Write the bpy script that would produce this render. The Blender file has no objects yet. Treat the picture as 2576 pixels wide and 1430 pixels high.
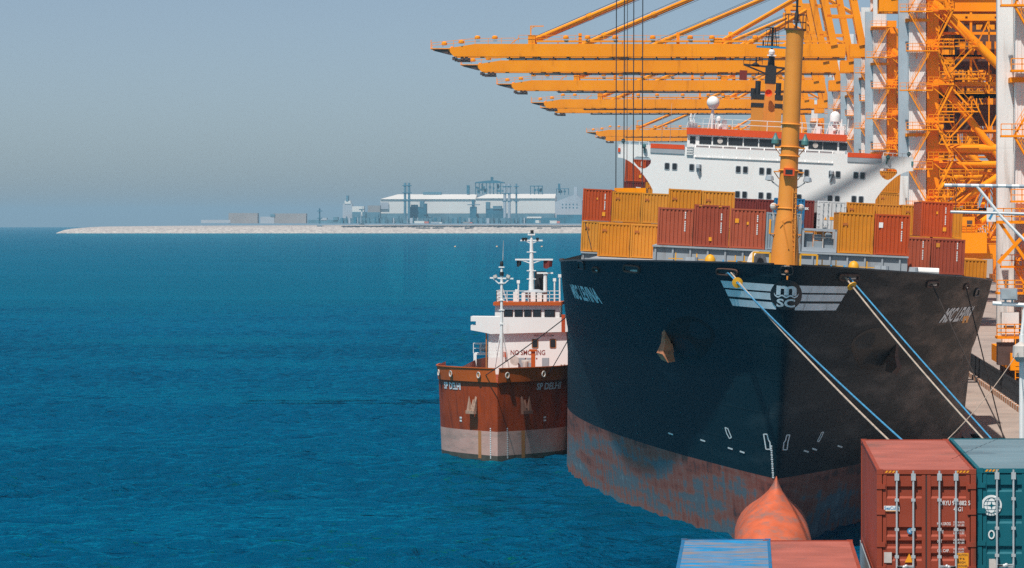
import bpy, bmesh, math, random
from mathutils import Vector, Matrix, Euler
from bpy import context
random.seed(7)
R = math.radians
scene = context.scene
col = scene.collection

# ------------------------------------------------------------------ camera, sky, sun, exposure
F = 9000.0            # focal length in units of a 2576 wide frame
VX, VY = 1880.0, 550.0
H = 20.3              # eye height above the water
cam = bpy.data.objects.new("camera", bpy.data.cameras.new("camera")); col.objects.link(cam)
cam.location = (0, 0, H); cam.rotation_euler = (R(90), 0, 0)
cam.data.sensor_width = 36.0; cam.data.lens = 36.0 * F / 2576
cam.data.shift_x = (1288 - VX) / 2576; cam.data.shift_y = (VY - 714.5) / 2576
cam.data.clip_start = 1.0; cam.data.clip_end = 60000
scene.camera = cam

SUN_EL, SUN_AZ = 60.5, 22.0      # azimuth to the left of straight behind the camera
sdir = Vector((-math.sin(R(SUN_AZ)) * math.cos(R(SUN_EL)), -math.cos(R(SUN_AZ)) * math.cos(R(SUN_EL)), math.sin(R(SUN_EL))))
world = bpy.data.worlds.new("World"); scene.world = world; world.use_nodes = True
wt = world.node_tree; wt.nodes.clear()
sky = wt.nodes.new("ShaderNodeTexSky"); sky.sky_type = 'NISHITA'; sky.sun_disc = False
sky.sun_elevation = R(SUN_EL); sky.sun_rotation = math.pi + R(SUN_AZ)
sky.air_density = 0.4; sky.dust_density = 1.0; sky.ozone_density = 1.0; sky.altitude = 0
hs = wt.nodes.new("ShaderNodeHueSaturation"); hs.inputs['Saturation'].default_value = 0.95; hs.inputs['Value'].default_value = 1.0
bg = wt.nodes.new("ShaderNodeBackground"); bg.inputs[1].default_value = 0.108
wo = wt.nodes.new("ShaderNodeOutputWorld")
tn = wt.nodes.new("ShaderNodeMixRGB"); tn.blend_type = 'MULTIPLY'; tn.inputs[0].default_value = 1.0; tn.inputs[2].default_value = (1.10, 1.08, 0.97, 1)
wt.links.new(sky.outputs[0], hs.inputs['Color']); wt.links.new(hs.outputs[0], tn.inputs[1]); wt.links.new(tn.outputs[0], bg.inputs[0]); wt.links.new(bg.outputs[0], wo.inputs[0])
sl = bpy.data.lights.new("sun", 'SUN'); sl.energy = 5.0; sl.angle = R(0.9); sl.color = (1.0, 0.95, 0.88)
so = bpy.data.objects.new("sun", sl); col.objects.link(so); so.rotation_euler = sdir.to_track_quat('Z', 'Y').to_euler()
so.location = (-200, -300, 600)
scene.view_settings.view_transform = 'Standard'; scene.view_settings.look = 'None'
scene.view_settings.exposure = 0.0; scene.view_settings.gamma = 1.0
scene.cycles.use_denoising = False; scene.cycles.sample_clamp_indirect = 2.0; scene.cycles.sample_clamp_direct = 1.6
scene.cycles.volume_bounces = 0; scene.cycles.max_bounces = 6; scene.cycles.transparent_max_bounces = 8

# ------------------------------------------------------------------ materials
def nt(name):
    m = bpy.data.materials.new(name); m.use_nodes = True
    n = m.node_tree.nodes; b = n['Principled BSDF']
    return m, m.node_tree, b

def mat(name, c, rough=0.5, var=0.12, scale=0.6, stretch=(1, 1, 1), metal=0.0, bump=0.0, dirt=None, dirt_amt=0.0, dirt_scale=1.0, dirt_stretch=(1, 1, 0.15), spec=0.5):
    """paint with uneven tone; dirt = a second colour in streaks"""
    m, t, b = nt(name); N, L = t.nodes, t.links
    tc = N.new("ShaderNodeTexCoord"); mp = N.new("ShaderNodeMapping"); mp.inputs['Scale'].default_value = stretch
    L.new(tc.outputs['Object'], mp.inputs[0])
    no = N.new("ShaderNodeTexNoise"); no.inputs['Scale'].default_value = scale; no.inputs['Detail'].default_value = 6
    L.new(mp.outputs[0], no.inputs['Vector'])
    cr = N.new("ShaderNodeValToRGB"); cr.color_ramp.elements[0].position = 0.3; cr.color_ramp.elements[1].position = 0.7
    cr.color_ramp.elements[0].color = tuple(max(0, x * (1 - var)) for x in c) + (1,)
    cr.color_ramp.elements[1].color = tuple(min(1, x * (1 + var)) for x in c) + (1,)
    L.new(no.outputs[0], cr.inputs[0]); out = cr.outputs[0]
    if dirt:
        mp2 = N.new("ShaderNodeMapping"); mp2.inputs['Scale'].default_value = dirt_stretch; L.new(tc.outputs['Object'], mp2.inputs[0])
        n2 = N.new("ShaderNodeTexNoise"); n2.inputs['Scale'].default_value = dirt_scale; n2.inputs['Detail'].default_value = 8; n2.inputs['Roughness'].default_value = 0.65
        L.new(mp2.outputs[0], n2.inputs['Vector'])
        r2 = N.new("ShaderNodeValToRGB"); r2.color_ramp.elements[0].position = 0.62 - 0.35 * dirt_amt; r2.color_ramp.elements[1].position = 0.78 - 0.25 * dirt_amt
        L.new(n2.outputs[0], r2.inputs[0])
        mx = N.new("ShaderNodeMixRGB"); mx.inputs[2].default_value = tuple(dirt) + (1,)
        L.new(r2.outputs[0], mx.inputs[0]); L.new(out, mx.inputs[1]); out = mx.outputs[0]
    L.new(out, b.inputs['Base Color'])
    b.inputs['Roughness'].default_value = rough; b.inputs['Metallic'].default_value = metal; b.inputs['Specular IOR Level'].default_value = spec
    if bump:
        bp = N.new("ShaderNodeBump"); bp.inputs['Strength'].default_value = bump; bp.inputs['Distance'].default_value = 0.05
        L.new(no.outputs[0], bp.inputs['Height']); L.new(bp.outputs[0], b.inputs['Normal'])
    return m

M = {}
M['crane'] = mat('crane_orange_paint', (0.98, 0.29, 0.001), 0.6, 0.10, 0.15, dirt=(0.45, 0.13, 0.006), dirt_amt=0.10, dirt_scale=0.5, spec=0.1)
M['crane_dark'] = mat('crane_rail_steel', (0.085, 0.045, 0.035), 0.6, 0.2, 0.8)
M['crane_white'] = mat('crane_white_paint', (0.74, 0.72, 0.70), 0.55, 0.06, 0.3, dirt=(0.42, 0.33, 0.27), dirt_amt=0.18, dirt_scale=0.6, dirt_stretch=(1, 1, 0.08))
M['crane_shaded'] = mat('crane_white_in_shade', (0.36, 0.42, 0.47), 0.55, 0.08, 0.3, dirt=(0.5, 0.5, 0.5), dirt_amt=0.1, dirt_scale=0.4, dirt_stretch=(1, 1, 0.1))  # white leg paint with the shadow put into its colour
M['rope'] = mat('steel_rope', (0.03, 0.04, 0.05), 0.6, 0.2, 2)
M['glass'] = mat('dark_glass', (0.02, 0.024, 0.03), 0.12, 0.2, 0.5)
M['ship_white'] = mat('ship_white_paint', (0.80, 0.80, 0.79), 0.45, 0.025, 0.3, dirt=(0.62, 0.55, 0.47), dirt_amt=0.05, dirt_scale=0.7, dirt_stretch=(1, 1, 0.07))
M['ship_grey'] = mat('ship_grey_paint', (0.33, 0.37, 0.41), 0.55, 0.1, 0.5, dirt=(0.2, 0.15, 0.12), dirt_amt=0.1)
M['ship_orange'] = mat('ship_orange_red_paint', (0.72, 0.075, 0.008), 0.45, 0.06, 0.5)
M['ship_yellow'] = mat('mast_buff_paint', (0.70, 0.255, 0.03), 0.5, 0.08, 0.4, dirt=(0.38, 0.15, 0.03), dirt_amt=0.12, dirt_scale=0.9)
M['yellow'] = mat('deck_yellow_paint', (0.75, 0.36, 0.01), 0.5, 0.1, 0.6)
M['black'] = mat('black_paint', (0.018, 0.019, 0.022), 0.5, 0.2, 0.8)
M['deck_green'] = mat('deck_green_paint', (0.07, 0.10, 0.10), 0.7, 0.2, 0.4)
M['blue'] = mat('winch_blue_paint', (0.03, 0.22, 0.42), 0.5, 0.12, 0.8)
M['letter'] = mat('hull_letter_white', (0.72, 0.75, 0.78), 0.6, 0.1, 1.2, dirt=(0.2, 0.18, 0.17), dirt_amt=0.1, dirt_scale=1.5)
M['white'] = mat('plain_white_paint', (0.78, 0.78, 0.77), 0.5, 0.04, 1)
M['rust_anchor'] = mat('anchor_rust', (0.50, 0.19, 0.09), 0.75, 0.3, 1.5, dirt=(0.06, 0.04, 0.03), dirt_amt=0.25, dirt_scale=1.4, dirt_stretch=(1, 1, 1))
M['bolster_and_shade'] = mat('scraped_casting_and_pocket_shade', (0.005, 0.007, 0.009), 0.45, 0.3, 1.2, spec=0.08)  # bolster casting; also painted as shade on the flat pocket patch
M['rust_dark'] = mat('dark_rust', (0.10, 0.045, 0.03), 0.8, 0.3, 1.2)
M['pale'] = mat('worn_bright_steel', (0.55, 0.50, 0.46), 0.55, 0.25, 2)
M['red_text'] = mat('sign_red_paint', (0.24, 0.035, 0.025), 0.6, 0.1, 2)
M['green_lamp'] = mat('verdigris_lamp', (0.055, 0.17, 0.17), 0.5, 0.2, 2)
M['sticker'] = mat('warning_orange', (0.85, 0.33, 0.01), 0.5, 0.05, 2)
M['rope_pale'] = mat('pale_mooring_fibre', (0.44, 0.35, 0.28), 0.9, 0.25, 3)
M['rope_blue'] = mat('blue_mooring_fibre', (0.05, 0.25, 0.44), 0.85, 0.25, 3)
M['rope_brown'] = mat('dark_mooring_wire', (0.05, 0.035, 0.03), 0.85, 0.2, 3)

def hull_mat():
    m, t, b = nt('black_hull_paint'); N, L = t.nodes, t.links
    tc = N.new("ShaderNodeTexCoord"); geo = N.new("ShaderNodeSeparateXYZ"); L.new(tc.outputs['Object'], geo.inputs[0])
    mp = N.new("ShaderNodeMapping"); mp.inputs['Scale'].default_value = (0.4, 0.10, 0.85); mp.inputs['Rotation'].default_value = (R(-40), 0, 0)
    L.new(tc.outputs['Object'], mp.inputs[0])
    n1 = N.new("ShaderNodeTexNoise"); n1.inputs['Scale'].default_value = 0.9; n1.inputs['Detail'].default_value = 9; n1.inputs['Roughness'].default_value = 0.62
    L.new(mp.outputs[0], n1.inputs['Vector'])
    # scuffing: heavier on the quay side (x > 0) and towards the shoulder of the bow
    mr = N.new("ShaderNodeMapRange"); mr.inputs[1].default_value = -2.0; mr.inputs[2].default_value = 12.0; mr.inputs[3].default_value = 0.0; mr.inputs[4].default_value = 1.0
    L.new(geo.outputs[0], mr.inputs[0])
    mu = N.new("ShaderNodeMath"); mu.operation = 'MULTIPLY_ADD'; mu.inputs[1].default_value = 0.115; L.new(mr.outputs[0], mu.inputs[0]); L.new(n1.outputs[0], mu.inputs[2])
    cr = N.new("ShaderNodeValToRGB"); e = cr.color_ramp.elements
    e[0].position = 0.545; e[0].color = (0.0, 0, 0, 1); e[1].position = 0.84; e[1].color = (1, 1, 1, 1)
    L.new(mu.outputs[0], cr.inputs[0])
    base = N.new("ShaderNodeMixRGB"); base.inputs[1].default_value = (0.002, 0.021, 0.033, 1); base.inputs[2].default_value = (0.010, 0.0085, 0.008, 1)
    L.new(mr.outputs[0], base.inputs[0])
    scf = N.new("ShaderNodeMixRGB"); scf.inputs[1].default_value = (0.012, 0.04, 0.055, 1); scf.inputs[2].default_value = (0.21, 0.145, 0.115, 1)
    L.new(mr.outputs[0], scf.inputs[0])
    mx = N.new("ShaderNodeMixRGB"); L.new(cr.outputs[0], mx.inputs[0]); L.new(base.outputs[0], mx.inputs[1]); L.new(scf.outputs[0], mx.inputs[2])
    # vertical rusty drips
    mp3 = N.new("ShaderNodeMapping"); mp3.inputs['Scale'].default_value = (1.2, 1.2, 0.07); L.new(tc.outputs['Object'], mp3.inputs[0])
    n3 = N.new("ShaderNodeTexNoise"); n3.inputs['Scale'].default_value = 1.3; n3.inputs['Detail'].default_value = 5; L.new(mp3.outputs[0], n3.inputs['Vector'])
    r3 = N.new("ShaderNodeValToRGB"); r3.color_ramp.elements[0].position = 0.66; r3.color_ramp.elements[1].position = 0.82; r3.color_ramp.elements[1].color = (0.5, 0.5, 0.5, 1)
    L.new(n3.outputs[0], r3.inputs[0])
    m3 = N.new("ShaderNodeMixRGB"); m3.inputs[2].default_value = (0.11, 0.07, 0.05, 1); L.new(r3.outputs[0], m3.inputs[0]); L.new(mx.outputs[0], m3.inputs[1])
    L.new(m3.outputs[0], b.inputs['Base Color'])
    b.inputs['Roughness'].default_value = 0.55; b.inputs['Specular IOR Level'].default_value = 0.09
    bp = N.new("ShaderNodeBump"); bp.inputs['Strength'].default_value = 0.35; bp.inputs['Distance'].default_value = 0.05
    n4 = N.new("ShaderNodeTexNoise"); n4.inputs['Scale'].default_value = 0.45; n4.inputs['Detail'].default_value = 2; L.new(tc.outputs['Object'], n4.inputs['Vector'])
    L.new(n4.outputs[0], bp.inputs['Height'])
    cv = N.new("ShaderNodeCombineXYZ"); L.new(geo.outputs[1], cv.inputs[0]); L.new(geo.outputs[2], cv.inputs[1])
    br = N.new("ShaderNodeTexBrick"); br.inputs['Scale'].default_value = 1.0; br.inputs['Brick Width'].default_value = 7.5; br.inputs['Row Height'].default_value = 2.1; br.inputs['Mortar Size'].default_value = 0.05; br.inputs['Mortar Smooth'].default_value = 0.6
    L.new(cv.outputs[0], br.inputs['Vector'])
    b2 = N.new("ShaderNodeBump"); b2.inputs['Strength'].default_value = 0.25; b2.inputs['Distance'].default_value = 0.05; L.new(br.outputs['Fac'], b2.inputs['Height']); L.new(bp.outputs[0], b2.inputs['Normal'])
    wf = N.new("ShaderNodeTexWave"); wf.wave_type = 'BANDS'; wf.bands_direction = 'Y'; wf.inputs['Scale'].default_value = 0.38; wf.inputs['Distortion'].default_value = 0.6; L.new(tc.outputs['Object'], wf.inputs['Vector'])
    b3 = N.new("ShaderNodeBump"); b3.inputs['Strength'].default_value = 0.10; b3.inputs['Distance'].default_value = 0.05; L.new(wf.outputs['Fac'], b3.inputs['Height']); L.new(b2.outputs[0], b3.inputs['Normal'])
    L.new(b3.outputs[0], b.inputs['Normal'])
    sm = N.new("ShaderNodeMixRGB"); sm.blend_type = 'MULTIPLY'; sm.inputs[2].default_value = (0.85, 0.85, 0.85, 1); L.new(br.outputs['Fac'], sm.inputs[0]); L.new(m3.outputs[0], sm.inputs[1]); L.new(sm.outputs[0], b.inputs['Base Color'])
    return m
M['hull'] = hull_mat()

def boot_mat():
    m, t, b = nt('red_boot_topping'); N, L = t.nodes, t.links
    tc = N.new("ShaderNodeTexCoord")
    mp = N.new("ShaderNodeMapping"); mp.inputs['Scale'].default_value = (0.22, 0.07, 0.75); L.new(tc.outputs['Object'], mp.inputs[0])
    n1 = N.new("ShaderNodeTexNoise"); n1.inputs['Scale'].default_value = 0.9; n1.inputs['Detail'].default_value = 7; n1.inputs['Roughness'].default_value = 0.6; L.new(mp.outputs[0], n1.inputs['Vector'])
    mp2 = N.new("ShaderNodeMapping"); mp2.inputs['Scale'].default_value = (1.8, 0.9, 0.10); L.new(tc.outputs['Object'], mp2.inputs[0])
    n2 = N.new("ShaderNodeTexNoise"); n2.inputs['Scale'].default_value = 1.5; n2.inputs['Detail'].default_value = 7; L.new(mp2.outputs[0], n2.inputs['Vector'])
    ad = N.new("ShaderNodeMath"); ad.operation = 'MULTIPLY_ADD'; ad.inputs[1].default_value = 0.42; L.new(n2.outputs[0], ad.inputs[0]); L.new(n1.outputs[0], ad.inputs[2])
    # grey bloom of dried growth is strongest low down, red paint high
    sp = N.new("ShaderNodeSeparateXYZ"); L.new(tc.outputs['Object'], sp.inputs[0])
    mr = N.new("ShaderNodeMapRange"); mr.inputs[1].default_value = 0.0; mr.inputs[2].default_value = 4.6; mr.inputs[3].default_value = 0.045; mr.inputs[4].default_value = -0.085; L.new(sp.outputs[2], mr.inputs[0])
    a2 = N.new("ShaderNodeMath"); a2.operation = 'ADD'; L.new(ad.outputs[0], a2.inputs[0]); L.new(mr.outputs[0], a2.inputs[1])
    cr = N.new("ShaderNodeValToRGB"); e = cr.color_ramp.elements
    e[0].position = 0.50; e[0].color = (0.07, 0.026, 0.022, 1); e[1].position = 0.92; e[1].color = (0.17, 0.21, 0.24, 1)
    x = e.new(0.60); x.color = (0.24, 0.056, 0.032, 1)
    x = e.new(0.70); x.color = (0.25, 0.095, 0.07, 1)
    x = e.new(0.755); x.color = (0.10, 0.12, 0.145, 1)
    x = e.new(0.83); x.color = (0.09, 0.13, 0.16, 1)
    L.new(a2.outputs[0], cr.inputs[0]); L.new(cr.outputs[0], b.inputs['Base Color'])
    b.inputs['Roughness'].default_value = 0.7
    return m
M['boot'] = boot_mat()
M['bulb'] = mat('orange_antifouling', (0.52, 0.11, 0.048), 0.65, 0.18, 0.9, dirt=(0.24, 0.13, 0.11), dirt_amt=0.42, dirt_scale=1.1, dirt_stretch=(0.9, 0.6, 1.9), spec=0.25)
M['scum'] = mat('wet_growth_line', (0.30, 0.09, 0.05), 0.4, 0.3, 1.2, dirt=(0.035, 0.03, 0.025), dirt_amt=0.55, dirt_scale=1.3, dirt_stretch=(0.7, 0.7, 2.5))
M['tk_anchor'] = mat('tanker_anchor_faded_rust', (0.40, 0.25, 0.18), 0.8, 0.3, 2, dirt=(0.12, 0.07, 0.05), dirt_amt=0.4, dirt_scale=2, dirt_stretch=(1, 1, 1))
M['tk_hull'] = mat('tanker_red_brown_paint', (0.36, 0.055, 0.010), 0.5, 0.22, 0.5, dirt=(0.13, 0.03, 0.015), dirt_amt=0.4, dirt_scale=0.9, dirt_stretch=(1, 1, 0.12), spec=0.2)
M['tk_strake'] = mat('tanker_lit_bulwark_and_trim', (0.50, 0.10, 0.014), 0.5, 0.12, 0.5, dirt=(0.28, 0.07, 0.03), dirt_amt=0.3, dirt_scale=0.8, spec=0.2)  # hull red brightened for light on the tilted bulwark; trim shares it
M['tk_boot'] = mat('tanker_faded_pink_boot', (0.58, 0.34, 0.285), 0.7, 0.12, 0.6, dirt=(0.36, 0.25, 0.21), dirt_amt=0.4, dirt_scale=0.9, dirt_stretch=(0.5, 0.3, 1.8))
M['tk_slime'] = mat('waterline_slime', (0.07, 0.06, 0.045), 0.6, 0.3, 1)
M['tk_rust'] = mat('rust_run', (0.40, 0.16, 0.05), 0.8, 0.3, 1, stretch=(2, 2, .3))

def sea_mat():
    m, t, b = nt('sea_water'); N, L = t.nodes, t.links
    tc = N.new("ShaderNodeTexCoord")
    def noise(sc, st, det=4, rg=0.55, rot=0.0, dist=0.0):
        mp = N.new("ShaderNodeMapping"); mp.inputs['Scale'].default_value = st; mp.inputs['Rotation'].default_value = (0, 0, rot); L.new(tc.outputs['Object'], mp.inputs[0])
        n = N.new("ShaderNodeTexNoise"); n.inputs['Scale'].default_value = sc; n.inputs['Detail'].default_value = det; n.inputs['Roughness'].default_value = rg; n.inputs['Distortion'].default_value = dist
        L.new(mp.outputs[0], n.inputs['Vector']); return n.outputs[0]
    def wv(h, dist, st, prev=None):
        bp = N.new("ShaderNodeBump"); bp.inputs['Distance'].default_value = dist; bp.inputs['Strength'].default_value = st; L.new(h, bp.inputs['Height'])
        if prev: L.new(prev, bp.inputs['Normal'])
        return bp.outputs[0]
    b0 = wv(noise(0.07, (0.4, 1.0, 1), 3, 0.6, 0.15, 0.3), 3.2, 1.0)
    b1 = wv(noise(0.32, (0.6, 1.0, 1), 3, 0.6, 0.2, 0.5), 0.9, 1.0, b0)
    c = wv(noise(1.0, (0.7, 1.0, 1), 4, 0.6, -0.1, 0.5), 0.5, 1.0, b1)
    d = wv(noise(2.6, (0.7, 1.0, 1), 3, 0.6, 0.1, 0.3), 0.10, 1.0, c)
    n = noise(0.010, (0.35, 1.0, 1), 4)
    cr = N.new("ShaderNodeValToRGB"); e = cr.color_ramp.elements
    e[0].position = 0.35; e[0].color = (0.0001, 0.050, 0.108, 1); e[1].position = 0.68; e[1].color = (0.0001, 0.064, 0.138, 1)
    L.new(n, cr.inputs[0])
    N.remove(b)
    df = N.new("ShaderNodeBsdfDiffuse"); L.new(cr.outputs[0], df.inputs[0]); L.new(d, df.inputs['Normal'])
    gl = N.new("ShaderNodeBsdfGlossy"); gl.inputs['Color'].default_value = (0.005, 0.80, 1.0, 1); gl.inputs['Roughness'].default_value = 0.06; L.new(d, gl.inputs['Normal'])
    fr = N.new("ShaderNodeFresnel"); fr.inputs[0].default_value = 1.33; L.new(d, fr.inputs['Normal'])
    mx = N.new("ShaderNodeMixShader"); L.new(fr.outputs[0], mx.inputs[0]); L.new(df.outputs[0], mx.inputs[1]); L.new(gl.outputs[0], mx.inputs[2])
    L.new(mx.outputs[0], N['Material Output'].inputs['Surface'])
    return m
M['sea'] = sea_mat()
M['sand'] = mat('pale_rock_fill', (0.45, 0.40, 0.36), 0.9, 0.3, 0.22, bump=1.0, dirt=(0.30, 0.26, 0.25), dirt_amt=0.3, dirt_scale=0.15, dirt_stretch=(1, 1, 1))
M['concrete'] = mat('quay_concrete', (0.35, 0.28, 0.24), 0.85, 0.15, 0.25, dirt=(0.25, 0.2, 0.18), dirt_amt=0.25, dirt_scale=0.2, dirt_stretch=(1, 0.3, 1))
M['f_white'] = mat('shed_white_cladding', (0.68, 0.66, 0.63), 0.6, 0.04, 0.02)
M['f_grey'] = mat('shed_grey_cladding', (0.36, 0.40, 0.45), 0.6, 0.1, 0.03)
M['f_dark'] = mat('hazed_dark_steel', (0.012, 0.13, 0.20), 0.7, 0.25, 0.06)  # blue of distance haze mixed into the steel colour
M['f_mid'] = mat('hazed_mid_steel', (0.08, 0.20, 0.27), 0.7, 0.25, 0.06)  # haze blue put into this steel colour as well
M['f_tan'] = mat('hazed_tan_block', (0.27, 0.26, 0.26), 0.8, 0.15, 0.03)  # tan greyed and darkened, with distance haze put into the colour
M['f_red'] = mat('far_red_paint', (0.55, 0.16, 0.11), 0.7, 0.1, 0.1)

def cpaint(name, c, dirt=(0.12, 0.05, 0.03), amt=0.08):
    return mat(name, c, 0.55, 0.10, 0.7, dirt=dirt, dirt_amt=amt, dirt_scale=1.3, dirt_stretch=(1, 1, 0.25), spec=0.25)
M['c_red'] = cpaint('box_orange_red', (0.46, 0.070, 0.016))
M['c_brown'] = cpaint('box_brown_red', (0.33, 0.066, 0.035))
M['c_brick'] = cpaint('box_brick_red', (0.40, 0.09, 0.045))
M['c_maroon'] = cpaint('box_maroon', (0.17, 0.03, 0.025))
M['c_ochre'] = cpaint('box_ochre', (0.60, 0.22, 0.016), dirt=(0.28, 0.10, 0.02))
M['c_ochre2'] = cpaint('box_pale_ochre', (0.63, 0.25, 0.028), dirt=(0.28, 0.10, 0.02))
M['c_grey'] = cpaint('box_blue_grey', (0.25, 0.30, 0.34))
M['c_silver'] = cpaint('box_silver', (0.60, 0.60, 0.60))
M['c_blue'] = cpaint('box_blue', (0.015, 0.15, 0.32))
M['c_teal'] = cpaint('box_teal', (0.006, 0.115, 0.15), dirt=(0.02, 0.06, 0.06))
M['c_near_red'] = cpaint('near_box_red_brown', (0.30, 0.055, 0.028), amt=0.05)
M['roof_pink'] = mat('faded_pink_roof', (0.36, 0.10, 0.072), 0.75, 0.16, 0.8, bump=.3, dirt=(0.16, 0.085, 0.07), dirt_amt=0.2, dirt_scale=0.9, dirt_stretch=(0.5, 0.35, 1))
M['roof_grey'] = mat('faded_blue_grey_roof', (0.14, 0.22, 0.26), 0.7, 0.12, 0.5, dirt=(0.06, 0.10, 0.13), dirt_amt=0.2, dirt_scale=0.5, dirt_stretch=(0.4, 0.5, 1))
M['roof_blue'] = mat('peeling_blue_roof', (0.008, 0.22, 0.47), 0.7, 0.2, 2.0, dirt=(0.25, 0.20, 0.18), dirt_amt=0.62, dirt_scale=1.7, dirt_stretch=(0.5, 1.5, 1), spec=0.2)
M['galv'] = mat('galvanised_steel', (0.55, 0.57, 0.58), 0.4, 0.1, 3, metal=0.3)
M['gasket'] = mat('door_gasket', (0.05, 0.03, 0.03), 0.8, 0.1, 3)

# ------------------------------------------------------------------ mesh builder
class MB:
    def __init__(s): s.v = []; s.f = []; s.mi = []
    def add(s, vs, fs, mi=0):
        o = len(s.v); s.v += [tuple(p) for p in vs]; s.f += [tuple(i + o for i in f) for f in fs]; s.mi += [mi] * len(fs); return s
    def box(s, x0, x1, y0, y1, z0, z1, mi=0):
        if x0 > x1: x0, x1 = x1, x0
        if y0 > y1: y0, y1 = y1, y0
        if z0 > z1: z0, z1 = z1, z0
        return s.add([(x0, y0, z0), (x1, y0, z0), (x1, y1, z0), (x0, y1, z0), (x0, y0, z1), (x1, y0, z1), (x1, y1, z1), (x0, y1, z1)],
                     [(0, 3, 2, 1), (4, 5, 6, 7), (0, 1, 5, 4), (1, 2, 6, 5), (2, 3, 7, 6), (3, 0, 4, 7)], mi)
    def bar(s, a, b, w, h=None, mi=0, up=(0, 0, 1)):
        """rectangular bar from a to b, w wide, h deep"""
        a, b = Vector(a), Vector(b); h = h or w; d = b - a
        if d.length < 1e-6: return s
        d.normalize(); u = Vector(up)
        if abs(d.dot(u)) > 0.98: u = Vector((0, 1, 0))
        x = d.cross(u).normalized() * w / 2; y = x.cross(d).normalized() * h / 2
        return s.add([a - x - y, a + x - y, a + x + y, a - x + y, b - x - y, b + x - y, b + x + y, b - x + y],
                     [(0, 1, 2, 3), (7, 6, 5, 4), (4, 5, 1, 0), (5, 6, 2, 1), (6, 7, 3, 2), (7, 4, 0, 3)], mi)
    def tube(s, a, b, r, n=6, r2=None, cap=True, mi=0):
        a, b = Vector(a), Vector(b); r2 = r if r2 is None else r2; d = (b - a)
        if d.length < 1e-6: return s
        d.normalize(); u = Vector((0, 0, 1)) if abs(d.z) < 0.95 else Vector((1, 0, 0))
        x = d.cross(u).normalized(); y = x.cross(d).normalized(); vs = []
        for i in range(n):
            t = 2 * math.pi * i / n; e = x * math.cos(t) + y * math.sin(t); vs += [a + e * r, b + e * r2]
        fs = [(2 * i, 2 * ((i + 1) % n), 2 * ((i + 1) % n) + 1, 2 * i + 1) for i in range(n)]
        if cap: fs += [tuple(2 * i for i in range(n))[::-1], tuple(2 * i + 1 for i in range(n))]
        return s.add(vs, fs, mi)
    def path(s, pts, r, n=5):
        for a, b in zip(pts, pts[1:]): s.tube(a, b, r, n)
        return s
    def lathe(s, prof, c=(0, 0, 0), n=16, axis='z', mi=0):
        vs = []; fs = []
        for r, h in prof:
            for i in range(n):
                t = 2 * math.pi * i / n; p = (r * math.cos(t), r * math.sin(t), h)
                if axis == 'y': p = (p[0], p[2], p[1])
                if axis == 'x': p = (p[2], p[0], p[1])
                vs.append((p[0] + c[0], p[1] + c[1], p[2] + c[2]))
        for k in range(len(prof) - 1):
            for i in range(n):
                j = (i + 1) % n; fs.append((k * n + i, k * n + j, (k + 1) * n + j, (k + 1) * n + i))
        fs.append(tuple(range(n))[::-1]); fs.append(tuple((len(prof) - 1) * n + i for i in range(n)))
        return s.add(vs, fs, mi)
    def sphere(s, c, r, n=14, m=8, sz=1.0):
        return s.lathe([(max(1e-3, r * math.sin(math.pi * k / m)), -r * sz * math.cos(math.pi * k / m)) for k in range(m + 1)], c, n)
    def prism(s, poly, y0, y1, plane='xz', mi=0):
        n = len(poly)
        f = {'xz': lambda p, y: (p[0], y, p[1]), 'yz': lambda p, y: (y, p[0], p[1]), 'xy': lambda p, y: (p[0], p[1], y)}[plane]
        vs = [f(p, y0) for p in poly] + [f(p, y1) for p in poly]
        fs = [tuple(range(n)), tuple(range(2 * n - 1, n - 1, -1))] + [(i, i + n, (i + 1) % n + n, (i + 1) % n) for i in range(n)]
        return s.add(vs, fs, mi)
    def rail(s, pts, h=1.05, step=1.6, r=0.035, mids=1):
        for a, b in zip(pts, pts[1:]):
            a, b = Vector(a), Vector(b); L = (b - a).length; k = max(1, round(L / step))
            for i in range(k + 1):
                p = a + (b - a) * i / k; s.bar(p, p + Vector((0, 0, h)), r * 2)
            for j in range(mids + 1):
                z = Vector((0, 0, h * (1 - j / (mids + 1)))); s.bar(a + z, b + z, r * 2)
        return s
    def mesh(s, name, mats, smooth=False):
        me = bpy.data.meshes.new(name); me.from_pydata(s.v, [], s.f)
        for m in (mats if isinstance(mats, (list, tuple)) else [mats]): me.materials.append(m)
        me.polygons.foreach_set('material_index', s.mi)
        bm = bmesh.new(); bm.from_mesh(me); bmesh.ops.recalc_face_normals(bm, faces=bm.faces); bm.to_mesh(me); bm.free()
        if smooth:
            me.polygons.foreach_set('use_smooth', [True] * len(me.polygons))
            try: me.set_sharp_from_angle(angle=R(40))
            except Exception: pass
        return me
    def build(s, name, mats, parent=None, smooth=False):
        return link(name, s.mesh(name, mats, smooth), parent)

def link(name, me, parent=None):
    o = bpy.data.objects.new(name, me); col.objects.link(o)
    if parent: o.parent = parent
    return o
def tag(o, label=None, cat=None, group=None, kind=None):
    if label: o['label'] = label
    if cat: o['category'] = cat
    if group: o['group'] = group
    if kind: o['kind'] = kind
    return o
def thing(name, label, cat, loc=(0, 0, 0), group=None, rot=(0, 0, 0)):
    o = bpy.data.objects.new(name, None); col.objects.link(o); o.location = loc; o.rotation_euler = rot
    return tag(o, label, cat, group)
def copy_tree(o, parent=None):
    c = o.copy(); col.objects.link(c); c.parent = parent
    for ch in list(o.children): copy_tree(ch, c)
    return c
def P(x, y, Y): return Vector(((x - VX) * Y / F, Y, H - (y - VY) * Y / F))

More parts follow.
